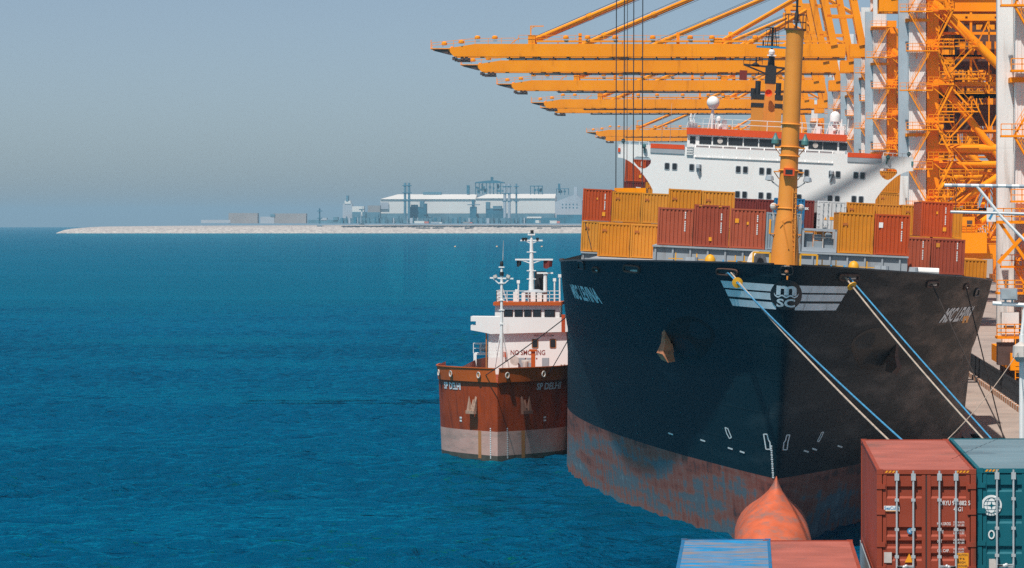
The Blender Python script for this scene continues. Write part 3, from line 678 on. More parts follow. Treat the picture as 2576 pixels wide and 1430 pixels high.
p = loc(2330, 690, SY + 44); b = MB(); b.tube((p.x - .9, 44, 17.0), (p.x + .9, 44, 17.0), .3, 10); b.build('raft_canister', M['white'], ship)

# accommodation block and bridge
Yb = 177.0; TH = 9.0
def arc(cx, cz, rx, rz, a0, a1, n): return [(cx + rx * math.cos(R(a0 + (a1 - a0) * i / n)), cz + rz * math.sin(R(a0 + (a1 - a0) * i / n))) for i in range(n + 1)]
half = [(12.15, 15.3), (12.15, 22.9)]
for i in range(1, 13):
    q = i / 12; half.append((12.15 + 3.95 * (1 - math.cos(q * math.pi / 2)) ** 0.9 if False else 12.15 + 3.95 * q ** 1.05, 22.9 + 3.35 * math.sin(q * math.pi / 2) ** 0.92))
half += [(16.1, 27.75)]
outer = half + [(-x, z) for x, z in half[::-1]]
def hole(s):
    pts = arc(14.0, 26.02, .45, .42, 90, 200, 6) + arc(13.35, 25.5, .25, .2, 210, 270, 2) 
    h = [(12.75, 26.45), (14.05, 26.45), (14.35, 26.25), (14.4, 25.95), (14.2, 25.7), (13.85, 25.35), (13.45, 25.15), (13.1, 25.2), (12.75, 25.45), (12.5, 25.8), (12.48, 26.2)]
    return [(s * x, z) for x, z in h]
bm = bmesh.new(); edges = []
for lp in (outer, hole(1), hole(-1)):
    v = [bm.verts.new((x, Yb, z)) for x, z in lp]; edges += [bm.edges.new((v[i], v[(i + 1) % len(v)])) for i in range(len(v))]
r_ = bmesh.ops.triangle_fill(bm, edges=edges, use_beauty=True)
ex = bmesh.ops.extrude_face_region(bm, geom=bm.faces[:]); bmesh.ops.translate(bm, verts=[g for g in ex['geom'] if isinstance(g, bmesh.types.BMVert)], vec=(0, 0.35, 0))
bmesh.ops.recalc_face_normals(bm, faces=bm.faces); me = bpy.data.meshes.new('bridge_front'); bm.to_mesh(me); bm.free(); me.materials.append(M['ship_white'])
bridge = link('bridge_front', me, ship)
b = MB(); b.box(-12.14, 12.14, Yb + .35, Yb + TH, 15.3, 26.6); b.box(-16.09, 16.09, Yb + .35, Yb + 3.2, 26.42, 26.6); b.box(-16.09, -15.95, Yb + .35, Yb + 3.2, 26.6, 27.75); b.box(15.95, 16.09, Yb + .35, Yb + 3.2, 26.6, 27.75)
b.build('accommodation_block', M['ship_white'], ship)
# windows of the front: rows of paired portlights
def pw(b, x, z, w=.46, h=.66):
    pts = []
    for (cx, cz, a) in ((w / 2 - .12, h / 2 - .12, 0), (-w / 2 + .12, h / 2 - .12, 90), (-w / 2 + .12, -h / 2 + .12, 180), (w / 2 - .12, -h / 2 + .12, 270)):
        for k in range(4): t = R(a + 30 * k); pts.append((x + cx + .12 * math.cos(t), z + cz + .12 * math.sin(t)))
    return pts
def portlight(xv, yv, par, Y, tf, name='window', w=.46, h=.66, fr=M['ship_grey']):
    p = tf(xv, yv, Y); yy = p.y
    b = MB(); o_ = pw(b, p.x, p.z, w + .14, h + .14); b.prism(o_, yy - .05, yy + .02); wo_ = b.build(name, fr, par)
    b = MB(); i_ = pw(b, p.x, p.z, w, h); b.prism(i_, yy - .065, yy + .01); b.build('pane', M['glass'], wo_)
    return wo_
def lb(xv, yv, Y):
    p = loc(xv, yv, Y); return Vector((p.x, Yb, p.z))
for xv, yv in ((1678, 418), (1697, 419), (1740, 421), (1758, 422), (1857, 426), (1875, 427), (1916, 430), (1934, 431), (2013, 434), (2029, 435), (2091, 438), (2108, 439), (2153, 441), (2170, 442),
               (1855, 489), (1873, 490), (1914, 492), (1934, 493), (2088, 500), (2106, 501), (2148, 501), (2166, 502), (2010, 497)):
    portlight(xv, yv, ship, SY + Yb, lb)
# wheelhouse
b = MB(); wz0, wz1 = 27.55, 29.15; wy = Yb + .9
b.box(-8.65, 8.65, wy, wy + 7, wz0, wz1); b.build('wheelhouse', M['ship_white'], ship)
b = MB(); b.box(-8.75, 8.75, wy - .35, wy + 7.3, wz1 + .003, wz1 + .72); b.build('roof_fascia', M['ship_orange'], ship)
ww = [(1741, 17, 20)]
for xv in ([1774, 1811, 1850, 1889, 1928, 1967, 2006, 2052, 2089, 2122]): 
    p = loc(xv, 362, SY + Yb); wdt = 1.42 if xv < 2100 else .75
    if xv == 1774: wdt = 1.2
    b = MB(); b.box(p.x - wdt / 2 - .06, p.x + wdt / 2 + .06, wy - .05, wy - .002, 28.18, 28.98); wo_ = b.build('window', M['black'], ship)
    b = MB(); b.box(p.x - wdt / 2, p.x + wdt / 2, wy - .07, wy - .053, 28.24, 28.92); b.build('pane', M['glass'], wo_)
    if xv in (1811, 2052): 
        b = MB(); b.lathe([(.25, wy - .10), (.29, wy - .10), (.29, wy - .075), (.25, wy - .075)], (p.x, 0, 28.58), 16, axis='y'); b.build('clear_view_screen', M['pale'], wo_)
p = loc(1742, 360, SY + Yb); b = MB(); b.box(p.x - .3, p.x + .3, wy - .05, wy - .002, 28.15, 28.95); wo_ = b.build('window', M['black'], ship); b = MB(); b.box(p.x - .24, p.x + .24, wy - .07, wy - .053, 28.2, 28.9); b.build('pane', M['glass'], wo_)
# sloping visor with stanchions under the windows
b = MB(); b.add([(-7.7, Yb - .03, 26.7), (7.3, Yb - .03, 26.7), (7.3, wy - .12, 27.98), (-7.7, wy - .12, 27.98)], [(0, 1, 2, 3)]); b.box(-7.7, 7.3, Yb - .02, Yb + .3, 26.66, 26.7)
b.build('window_visor', mat('visor_mesh_grey', (0.21, 0.19, 0.20), .7, .15, 1.5), ship)
b = MB()
for i in range(11): x = -7.7 + i * 1.5; b.bar((x, Yb - .08, 26.68), (x, wy - .16, 28.02), .09)
b.bar((-7.7, Yb - .08, 26.7), (7.3, Yb - .08, 26.7), .07); b.bar((-7.8, wy - .15, 28.02), (7.4, wy - .15, 28.02), .14)
for i in range(16): b.bar((-7.2 + i, Yb + .2, 27.0), (-7.2 + i, Yb + .35, 27.5), .04)
b.build('visor_stanchion', M['ship_white'], ship)
for s in (-1, 1):
    x0, x1 = sorted((s * 8.9, s * 12.6)); 
    b = MB(); b.box(x0, x1, Yb - .12, Yb + .3, 27.45, 27.95); b.build('wing_dodger', M['ship_orange'], ship)
    b = MB(); b.box(x0, x1, Yb - .10, Yb - .002, 26.95, 27.45); b.build('wing_dodger_panel', M['ship_grey'], ship)
    b = MB(); xx = s * 16.0; b.box(xx - .12, xx + .12, Yb - .12, Yb - .01, 26.85, 27.3); b.build('side_light', M['ship_orange'] if s < 0 else M['green_lamp'], ship)
    b = MB(); b.sphere((s * 15.6, Yb + .5, 28.1), .24, 10, 6); b.tube((s * 15.6, Yb + .5, 27.6), (s * 15.6, Yb + .5, 28.0), .06); b.build('search_light', M['green_lamp'], ship)
    b = MB(); b.rail([(s * 12.8, Yb + .2, 27.75), (s * 15.9, Yb + .2, 27.75)], .35, 1.0, .03, 0); b.build('wing_rail', M['ship_white'], ship)
    b = MB(); b.lathe([(.02, 27.9), (.2, 27.8), (.24, 27.55), (.05, 27.3)], (s * 13.3, Yb - .35, 0), 10); b.bar((s * 13.3, Yb - .3, 27.7), (s * 13.15, Yb, 26.9), .12); b.build('wing_floodlight', M['green_lamp'], ship)
    b = MB(); b.lathe([(.02, 25.9), (.22, 25.8), (.26, 25.5), (.05, 25.3)], (s * 7.3, Yb - .3, 0), 10); b.bar((s * 7.3, Yb - .35, 25.5), (s * 7.15, Yb - .1, 24.7), .2); b.build('wall_floodlight', M['ship_grey'], ship)
# ladder by the wheelhouse
b = MB(); p = loc(1735, 385, SY + Yb)
for i in range(5): b.box(p.x - .35, p.x + .35, Yb - .2, Yb - .05, 26.9 + i * .28, 27.0 + i * .28)
b.build('wheelhouse_ladder', M['ship_white'], ship)
# monkey island
rz = wz1 + .72
b = MB(); b.rail([(-8.6, wy - .2, rz), (-2.2, wy - .2, rz), (2.2, wy - .2, rz), (8.6, wy - .2, rz), (8.6, wy + 6, rz)], 1.1, 1.8, .03, 1); b.rail([(-8.6, wy - .2, rz), (-8.6, wy + 6, rz)], 1.1, 1.8, .03, 1)
b.build('roof_rail', M['ship_white'], ship)
def dome(xv, yv, r, base, cyl=False):
    p = loc(xv, yv, SY + wy + 2); b = MB()
    if cyl: b.lathe([(r, p.z - r), (r, p.z), (r * .86, p.z + r * .5), (r * .5, p.z + r * .87), (.02, p.z + r)], (p.x, wy + 2, 0), 18)
    else: b.lathe([(r * .62, p.z - r * .98), (r * .72, p.z - r * .7)] + [(r * math.sin(R(a)), p.z - r * math.cos(R(a))) for a in range(50, 180, 10)] + [(.02, p.z + r)], (p.x, wy + 2, 0), 20)
    o = b.build('radome', M['white'], ship, smooth=True)
    b = MB(); b.tube((p.x, wy + 2, base), (p.x, wy + 2, p.z - r * .9), .12, 8)
    for k in (-1, 1): b.tube((p.x + k * .45, wy + 2, base), (p.x + k * .08, wy + 2, p.z - r * 1.3), .06, 5)
    b.build('radome_mast', M['ship_white'], o)
dome(1794, 258, .70, rz); dome(2101, 293, .58, rz, True); dome(1808, 298, .26, rz, True); dome(1816, 318, .36, rz); dome(2098, 328, .28, rz)
for xv, yt, rr in ((1739, 286, .09), (1747, 300, .06), (1798, 292, .10), (1818, 305, .05), (1822, 302, .04), (2118, 300, .08), (2124, 318, .07), (2056, 305, .06), (2066, 318, .10), (2092, 312, .07), (2134, 300, .06)):
    p = loc(xv, yt, SY + wy + 1); MB().tube((p.x, wy + 1, rz), (p.x, wy + 1, p.z), rr, 6).build('roof_post', M['ship_white'], ship)
for xv in (1738, 1748, 1822, 2058, 2090, 2118):
    p = loc(xv, 330, SY + wy + 1); MB().box(p.x - .25, p.x + .25, wy + .7, wy + 1.3, rz, rz + random.uniform(.5, 1.1)).tube((p.x - .5, wy + 1, rz), (p.x - .05, wy + 1, rz + 1.6), .05).build('roof_fitting', M['ship_white'], ship)
b = MB()
for xv, yt in ((1668, 280), (1653, 345), (1690, 260)):
    p = loc(xv, yt, SY + Yb + 1); b.tube((p.x, Yb + 1, 26.6), (p.x, Yb + 1, p.z), .03, 5, .015)
b.build('whip_aerial', M['pale'], ship)
# funnel and radar mast
Yf = 202.0
p0, p1 = loc(1887, 300, SY + Yf), loc(1968, 300, SY + Yf); fc = (p0.x + p1.x) / 2
def zf(yv, Y=Yf): return loc(1930, yv, SY + Y).z
b = MB(); b.prism([(p0.x, 20), (p1.x, 20), (p1.x - .15, zf(243)), (p0.x + .1, zf(243))], Yf, Yf + 5); fun = b.build('funnel', M['ship_yellow'], ship)
b = MB(); b.box(p0.x + .02, p1.x - .02, Yf - .06, Yf + 5.03, zf(270), zf(260)); b.box(p0.x + .02, p1.x - .04, Yf - .06, Yf + 5.03, zf(250), zf(238)); b.build('funnel_band', M['black'], fun)
for xv, yt in ((1906, 203), (1958, 206), (1895, 222)):
    p = loc(xv, 240, SY + Yf); b = MB(); b.tube((p.x, Yf + 2, zf(243)), (p.x, Yf + 2, zf(yt)), .32, 12); b.build('exhaust_pipe', M['black'], fun)
b = MB(); Yr = Yb + 12; xm = loc(1936, 250, SY + Yr).x
def zr(yv): return loc(1936, yv, SY + Yr).z
b.prism([(xm - 1.25, 24), (xm + 1.25, 24), (xm + .65, zr(290)), (xm + .5, zr(205)), (xm - .5, zr(205)), (xm - .65, zr(290))], Yr, Yr + 1.6); rm = b.build('radar_mast', M['ship_yellow'], ship)
b = MB(); b.box(xm - .62, xm + .62, Yr - .05, Yr + 1.4, zr(210), zr(165)); b.lathe([(.42, zr(165)), (.36, zr(150)), (.2, zr(128))], (xm, Yr + .6, 0), 10)
b.bar((xm - 3.1, Yr + .3, zr(165)), (xm + 1.7, Yr + .3, zr(170)), .22); b.bar((xm - 3.1, Yr + .3, zr(165)), (xm - .5, Yr + .3, zr(186)), .18); b.bar((xm + 1.6, Yr + .3, zr(170)), (xm + .5, Yr + .3, zr(186)), .18)
b.rail([(xm - 3.1, Yr + .3, zr(163)), (xm - 1.0, Yr + .3, zr(163))], .8, .7, .03); b.tube((xm - 1.7, Yr + .3, zr(165)), (xm - 1.7, Yr + .3, zr(146)), .1, 6); b.lathe([(.3, zr(168)), (.45, zr(164)), (.1, zr(158))], (xm - 1.75, Yr + .3, 0), 8)
b.bar((xm - .55, Yr + .3, zr(118)), (xm - .25, Yr + .3, zr(70)), .1); b.bar((xm + .55, Yr + .3, zr(118)), (xm + .25, Yr + .3, zr(70)), .1); b.tube((xm, Yr + .3, zr(128)), (xm, Yr + .3, zr(68)), .16, 6)
for yy in (70, 93, 116): b.box(xm - .8, xm + .8, Yr, Yr + .8, zr(yy), zr(yy) + .08)
b.rail([(xm - .75, Yr, zr(116)), (xm + .75, Yr, zr(116))], .9, .5, .025); b.rail([(xm - .7, Yr, zr(93)), (xm + .7, Yr, zr(93))], .8, .5, .025)
b.tube((xm - 1.0, Yr + .3, zr(116)), (xm - 1.0, Yr + .3, zr(102)), .1, 6)
b.build('mast_upper', M['black'], rm)
b = MB(); b.box(xm - 1.75, xm + 1.75, Yr - .2, Yr + .1, zr(121), zr(116)); b.build('radar_scanner', M['blue'], rm)
b = MB(); b.lathe([(.3, zr(137)), (.36, zr(130)), (.25, zr(124))], (xm, Yr - .1, 0), 10); b.box(xm - .5, xm + .5, Yr - .3, Yr - .1, zr(141), zr(138)); b.build('scanner_gearbox', M['white'], rm)
b = MB(); b.lathe([(.16, Yr - .5), (.22, Yr - .55), (.42, Yr - .9), (.40, Yr - .9), (.15, Yr - .6)], (xm - .15, 0, zr(235)), 14, axis='y'); b.build('ship_horn', M['ship_orange'], rm)
b = MB(); p = loc(1868, 190, SY + Yr); b.box(p.x - .35, p.x + .5, Yr + .2, Yr + .22, p.z - .5, p.z + .6); b.build('signal_flag', M['c_maroon'], rm)
# long wires sagging aft
# ------------------------------------------------------------------ containers
MESHES = {}
def cmesh(key, fn):
    if key not in MESHES: MESHES[key] = fn()
    return MESHES[key]
CW = 1.22
def corr_x(b, x0, x1, z0, z1, ya, yb, pitch):
    n_ = max(1, round((x1 - x0) / pitch)); pt = (x1 - x0) / n_; prof = []
    for i in range(n_):
        s = x0 + i * pt
        prof += [(s, yb), (s + pt * .16, ya), (s + pt * .60, ya), (s + pt * .76, yb)]
    prof.append((x1, yb))
    vs = [(x, y, z) for x, y in prof for z in (z0, z1)]
    b.add(vs, [(2 * i, 2 * i + 2, 2 * i + 3, 2 * i + 1) for i in range(len(prof) - 1)])
def corr_y(b, x_out, x_in, y0, y1, z0, z1, pitch):
    n_ = max(1, round((y1 - y0) / pitch)); pt = (y1 - y0) / n_; prof = []
    for i in range(n_):
        s = y0 + i * pt; prof += [(s, x_in), (s + pt * .2, x_out), (s + pt * .55, x_out), (s + pt * .75, x_in)]
    prof.append((y1, x_in))
    vs = [(x, y, z) for y, x in prof for z in (z0, z1)]
    b.add(vs, [(2 * i, 2 * i + 2, 2 * i + 3, 2 * i + 1) for i in range(len(prof) - 1)])
def mk_frame(L, Hh):
    b = MB(); p = .13
    for sx in (-1, 1):
        for (ya, yb) in ((0.0, .14), (L - .14, L)): b.box(sx * CW, sx * (CW - p), ya, yb, .118, Hh - .118)
        b.box(sx * (CW - .012), sx * (CW - .10), .178, L - .178, Hh - .085, Hh - .02); b.box(sx * (CW - .012), sx * (CW - .12), .178, L - .178, .02, .16)
        for ya, yb in ((-.004, .174), (L - .174, L + .004)):
            for z0 in (0.0, Hh - .118): b.box(sx * (CW + .003), sx * (CW - .16), ya, yb, z0, z0 + .118)
    for ya, yb in ((.012, .12), (L - .12, L - .012)):
        b.box(-CW + .163, CW - .163, ya, yb, Hh - .118, Hh - .012); b.box(-CW + .163, CW - .163, ya, yb, .02, .15)
    return b
def mk_sides(L, Hh, sx):
    b = MB(); corr_y(b, sx * (CW - .02), sx * (CW - .058), .142, L - .142, .16, Hh - .086, .55 if L < 8 else .6); return b
def mk_roof(L, Hh):
    b = MB(); n_ = int(L / .8)
    vs = []
    for i in range(n_ * 2 + 1):
        y = .12 + (L - .24) * i / (n_ * 2); z = Hh - (.022 if i % 2 else .034); vs += [(-CW + .1, y, z), (CW - .1, y, z)]
    b.add(vs, [(2 * i, 2 * i + 1, 2 * i + 3, 2 * i + 2) for i in range(n_ * 2)]); b.add([(-CW + .1, .1, .17), (CW - .1, .1, .17), (CW - .1, L - .1, .17), (-CW + .1, L - .1, .17)], [(0, 1, 2, 3)])
    b.add([(-CW + .1, L - .09, .15), (CW - .1, L - .09, .15), (CW - .1, L - .09, Hh - .1), (-CW + .1, L - .09, Hh - .1)], [(0, 1, 2, 3)])
    return b
def mk_end(Hh):
    b = MB(); corr_x(b, -CW + .132, CW - .132, .15, Hh - .118, .03, .085, .265); return b
def mk_marks(kind):
    b = MB(); rnd = random.Random(kind)
    if kind in ('v', 'vs'):
        for i in range(11):
            if i == 4: continue
            b.box(.62, .70, .012, .022, 2.25 - i * .125, 2.25 - i * .125 + .09)
    if kind == 'tex':
        put_text(b, 'tex', .45, .015, 1.9, .26, .62, .03)
    return b
def paint_obj(name, me, m, parent):
    o = link(name, me, parent); o.material_slots[0].link = 'OBJECT'; o.material_slots[0].material = m; return o
def container(label, loc_, rotm, m, Hh=2.59, L=12.19, marks='v', sticker=None, roof=None, group=None, cat='shipping container'):
    r = bpy.data.objects.new('shipping_container', None); col.objects.link(r); r.matrix_world = Matrix.Translation(loc_) @ rotm
    tag(r, label, cat, group)
    mm = M[m]
    paint_obj('frame', cmesh(('frame', L, Hh), lambda: mk_frame(L, Hh).mesh('frame', M['c_red'])), mm, r)
    paint_obj('end_wall', cmesh(('end', Hh), lambda: mk_end(Hh).mesh('end_wall', M['c_red'])), mm, r)
    for sx in (-1, 1): paint_obj('side_wall', cmesh(('side', L, Hh, sx), lambda: mk_sides(L, Hh, sx).mesh('side_wall', M['c_red'])), mm, r)
    paint_obj('roof', cmesh(('roof', L, Hh), lambda: mk_roof(L, Hh).mesh('roof', M['c_red'])), M[roof] if roof else mm, r)
    if marks: link('marking', cmesh(('mark', marks), lambda: mk_marks(marks).mesh('marking', M['white'])), r)
    for k, (sx, sz, sw, sh, sm) in enumerate(sticker or []):
        link('sticker', cmesh(('st', sx, sz, sw, sh, sm), lambda: MB().box(sx - sw / 2, sx + sw / 2, .010, .024, sz - sh / 2, sz + sh / 2).mesh('sticker', M[sm])), r)
    return r
RS = Euler((0, 0.046, 0.0047)).to_matrix().to_4x4()
GS = 'shipping containers stacked on the dark ship'
M['c_logo'] = mat('faded_box_logo', (0.40, 0.11, 0.015), .6, .1, 2)
OR = [(-.15, .55, .22, .24, 'sticker')]; OR2 = [(-.75, 1.9, .26, .3, 'sticker'), (0, 1.75, .14, .2, 'sticker')]; LG = [(-.75, 2.0, .34, .17, 'c_logo')]; SQ = [(-.78, 2.05, .28, .36, 'white')]
def onship(label, c, y, z, m, **kw):
    return container(label, SM @ Vector((c, y, z)), RS, m, group=GS, **kw)
PT = 2.485
# front bay
onship('brick red container with a plain end, leftmost in the front row of the ship', -7.3, BA, 18.14, 'c_brick', Hh=2.59, sticker=[])
onship('tall brown red container second from left in the front row of the ship', -7.3 + PT, BA, 18.14, 'c_brown', Hh=2.90, sticker=[(-.05, .55, .2, .26, 'sticker'), (-.8, 2.8, .22, .05, 'sticker'), (.55, 2.8, .22, .05, 'sticker')])
onship('brown red container with two orange labels, directly left of the buff mast', -7.3 + 2 * PT, BA, 18.14, 'c_brick', Hh=2.75, sticker=OR2)
onship('blue grey container half hidden behind the buff foremast', -7.3 + 3 * PT, BA, 18.14, 'c_grey', Hh=2.59, marks=None, sticker=[(-.95, 1.6, .12, 1.0, 'sticker')])
onship('ochre container directly right of the grey machinery rack on the ship', -7.3 + 5 * PT, BA, 18.14, 'c_ochre', Hh=2.82, marks=None, sticker=LG)
onship('brown red container with a white square label at the right end of the front row', -7.3 + 6 * PT, BA, 18.14, 'c_red', Hh=2.82, sticker=SQ)
# flat rack carrying machinery
r = bpy.data.objects.new('flat_rack', None); col.objects.link(r); r.matrix_world = Matrix.Translation(SM @ Vector((-7.3 + 4 * PT, BA, 18.14))) @ RS
tag(r, 'grey open flat rack of machinery between the buff mast and an ochre container', 'flat rack')
b = MB(); b.box(-1.2, 1.2, 0, 6, .0, .3)
for sx in (-1, 1):
    for yy in (0, 5.8): b.box(sx * 1.2, sx * 1.05, yy, yy + .2, .3, 1.6)
b.box(-1.2, 1.2, 0, .2, 1.45, 1.6); b.box(-1.2, 1.2, 5.8, 6, 1.45, 1.6); b.build('rack_frame', M['ship_grey'], r)
b = MB(); b.box(-1.0, -.45, .4, 4, .3, 1.3); b.box(-.35, .2, .3, 3, .3, .75); b.box(-.3, .15, .35, 3, .8, 1.2); b.box(.3, 1.0, .5, 4, .3, .95); b.tube((.65, .4, 1.15), (.65, 3.5, 1.15), .22, 10); b.build('machine_block', M['c_grey'], r)
b = MB(); b.box(-.42, -.37, .28, .4, .3, 1.4); b.box(.22, .28, .28, .4, .3, 1.4); b.box(-.3, .9, .27, .35, .98, 1.05); b.build('lashing_bar', M['pale'], r)
# second bay
c6, c5, c4, c3, c2, c1 = [2.48 * k for k in (5, 4, 3, 2, 1, 0)]
onship('ochre container low on the left, next to the narrow end with a lashing bar', -12.38, BB + 8, 16.82, 'c_ochre', marks=None, sticker=LG)
onship('ochre container low on the left, right against the brick red one', -9.90, BB + 8, 16.82, 'c_ochre2', marks=None, sticker=LG)
onship('ochre container on top behind the tall brown red one, left of the white portlights', -4.50, BB, 19.44, 'c_ochre2', marks=None, sticker=LG, Hh=2.72)
onship('ochre container on top behind the leftmost brick red one', -7.0, BB, 19.44, 'c_ochre', marks=None, sticker=LG, Hh=2.75)
onship('brown red container by the rail on the right, with a small pale square label', 12.38, BB - 6, 16.82, 'c_brown', sticker=[(-.75, 2.1, .26, .3, 'c_ochre2')])
onship('brown red container by the rail, tucked behind the right end of the front row', 9.88, BB - 6, 16.82, 'c_brick')
onship('orange red container perched highest on the right with orange label low down', 12.38, BB + 10, 19.44, 'c_red', Hh=2.75, sticker=[(.62, .65, .26, .32, 'sticker'), (0, 1.9, .13, .2, 'sticker')])
onship('ochre container lowest and farthest right against the ship side', 14.75, BB + 4, 15.35, 'c_ochre', marks=None)
# third bay
onship('orange red container on the far left, topmost above the lashing bar', -14.88, BC, 19.43, 'c_red', Hh=2.72, sticker=[(.6, .62, .26, .34, 'sticker'), (0, 1.9, .1, .16, 'sticker')])
onship('ochre container second from left in the upper row, beside the orange red one', -12.40, BC, 19.43, 'c_ochre', marks=None, sticker=LG)
onship('ochre container third from left in the upper row, cut off by a nearer one', -9.92, BC, 19.43, 'c_ochre2', marks=None, sticker=LG)
lash = onship('narrow visible ochre container end crossed by a lashing bar, lowest on the far left', -14.88, BC, 16.82, 'c_ochre2', marks=None, sticker=LG)
b = MB(); b.tube((-.95, -.12, 2.5), (-.3, -.12, .3), .03, 5); b.build('lashing_rod', M['rope'], lash)
onship('ochre container right of the silver reefer in the row behind', 7.44, BC, 19.43, 'c_ochre', marks=None, sticker=LG)
onship('ochre container in the row behind, partly hidden between two ochre ones', 9.92, BC + 3, 19.43, 'c_ochre2', marks=None, sticker=[])
onship('ochre container in the row behind, directly left of the high orange red one', 12.2, BC, 19.43, 'c_ochre', marks=None, sticker=LG)
onship('ochre container showing a thin strip right of the high orange red one', 14.88, BC, 19.43, 'c_ochre', marks=None)
onship('dark maroon container with white letters, squeezed between blue and silver ones', 2.30, BC, 19.43, 'c_maroon', marks='tex')
onship('bright blue container peeping out right of the buff mast', 1.2, BC - 14, 19.43, 'c_blue', L=6.06, marks=None, sticker=[(.95, .7, .2, .3, 'sticker')])
onship('dull brown container top behind the front row, left of the mast', -2.48, BD, 19.43, 'c_maroon', marks=None)
onship('dark red container top behind the front row, touching the mast', -.0, BD, 19.43, 'c_maroon', marks=None)
# refrigerated box with doors
def door_end(r, Hh, m, mats):
    pass
# boxes aft of the bridge
onship('orange red container with orange label under the left bridge wing', -14.95, BF, 24.0, 'c_red', Hh=2.6, marks='v', sticker=[(.6, .62, .26, .34, 'sticker')])
onship('dark red container edge beside the white bridge, upper left', -12.45, BF, 24.0, 'c_maroon', Hh=2.6, marks=None)
onship('dark maroon container with white letters under the left bridge wing', -14.95, BF, 21.38, 'c_maroon', marks='tex', sticker=OR)
onship('ochre container edge beside the white bridge, lower left', -12.45, BF, 21.38, 'c_ochre', marks=None, sticker=LG)
onship('ochre container under the tip of the right bridge wing', 14.95, BF, 24.0, 'c_ochre', marks=None, sticker=LG)
onship('ochre container strip under the right bridge wing, against the white block', 12.45, BF, 24.0, 'c_ochre2', marks=None)
onship('ochre container lower under the right bridge wing, nearest the quay', 14.95, BF, 21.38, 'c_ochre2', marks=None, sticker=LG)
onship('ochre container lower under the right bridge wing, against the white block', 12.45, BF, 21.38, 'c_ochre', marks=None)
HID = 'container in the lower tier, buried under the visible boxes of the ship'
def buried(c, y, z, m): onship(HID, c, y, z, m, marks=None)
for c in (-7.0, -4.5): buried(c, BB, 16.82, 'c_ochre')
buried(12.38, BB + 10.5, 16.82, 'c_red') if False else None
for c in (-12.40, -9.92, 7.44, 9.92, 12.2, 14.88, 2.48, 4.96): buried(c, BC + (3 if c == 9.92 else 0), 16.82, 'c_ochre')
for c in (-2.48, 0): buried(c, BD, 16.82, 'c_brown')
for c in (-14.95, -12.45, 14.95, 12.45): buried(c, BF, 18.76, 'c_red')

# door ends: used by the reefer on the ship and the two near boxes
def doors(r, m, Hh, ribs, text=None, bars=True, gask=True):
    """two door leaves with ribs, gaskets, locking bars, hinges and handles on the -y end"""
    lw = CW - .15
    for sx in (-1, 1):
        x0, x1 = sorted((sx * .02, sx * lw))
        b = MB(); zs = [.17]; 
        prof = [(.17, .035)]
        for (zc, hh, dd) in sorted(ribs):
            prof += [(zc - hh / 2, .035), (zc - hh / 2 + .05, .035 + dd), (zc + hh / 2 - .05, .035 + dd), (zc + hh / 2, .035)]
        prof.append((Hh - .135, .035))
        xi0, xi1 = x0 + .09, x1 - .09
        b.box(x0, xi0, .02, .07, .17, Hh - .135); b.box(xi1, x1, .02, .07, .17, Hh - .135)
        vs = [(x, y, z) for z, y in prof for x in (xi0, xi1)]
        b.add(vs, [(2 * i, 2 * i + 1, 2 * i + 3, 2 * i + 2) for i in range(len(prof) - 1)])
        for (zc, hh, dd) in ribs:      # closed ends of each rib
            for xx in (xi0 + .001, xi1 - .001): b.add([(xx, .035, zc - hh / 2), (xx, .035 + dd, zc - hh / 2 + .05), (xx, .035 + dd, zc + hh / 2 - .05), (xx, .035, zc + hh / 2)], [(0, 1, 2, 3)])
        d = b.build('door', m, r)
        b = MB()
        for zc in (.45, 1.05, Hh - 1.05, Hh - .42): b.box(sx * (CW + .002), sx * (lw - .06), -.02, .02, zc - .06, zc + .06)
        b.build('hinge', m, d)
        for k in ((.30, .66) if bars else ()):
            x = sx * (lw * (k + (.02 if k > .5 else 0))); b = MB(); b.tube((x, -.045, .10), (x, -.045, Hh - .03), .026, 8)
            for zc in (.14, .75, 1.42, Hh - .75, Hh - .18): b.box(x - .05, x + .05, -.07, .02, zc - .035, zc + .035)
            b.box(x - .055, x + .055, -.075, .0, Hh - .27, Hh - .10)
            b.build('locking_bar', M['galv'], d)
            b = MB(); hx = x - sx * .0; z = .52 if k < .5 else .50
            b.bar((x, -.08, z), (x + (-.0 + .40) * (1 if sx > 0 else 1) * (1 if k < .5 else -1) * sx * -1 * -1, -.08, z - .02), .035, .05); b.sphere((x + .18 * (1 if k < .5 else -1) * sx, -.09, z), .05, 8, 5)
            b.build('handle', M['galv'], d)
    if gask:
        b = MB(); b.box(-.018, .018, .03, .06, .17, Hh - .135); b.build('gasket', M['gasket'], r)

rr = container('silver refrigerated container with doors and orange warning labels', SM @ Vector((4.96, BC - 1.5, 19.43)), RS, 'c_silver', marks=None, group=GS)
for o in list(rr.children):
    if o.name.startswith('end_wall'): bpy.data.objects.remove(o)
doors(rr, M['c_silver'], 2.59, [])
b = MB(); b.prism([(-.62, 1.0), (-.38, 1.0), (-.5, 1.25)], .005, .015); b.box(.05 - .2, .22 - .05, .004, .016, 1.0, 1.27); b.build('warning_label', M['sticker'], rr)

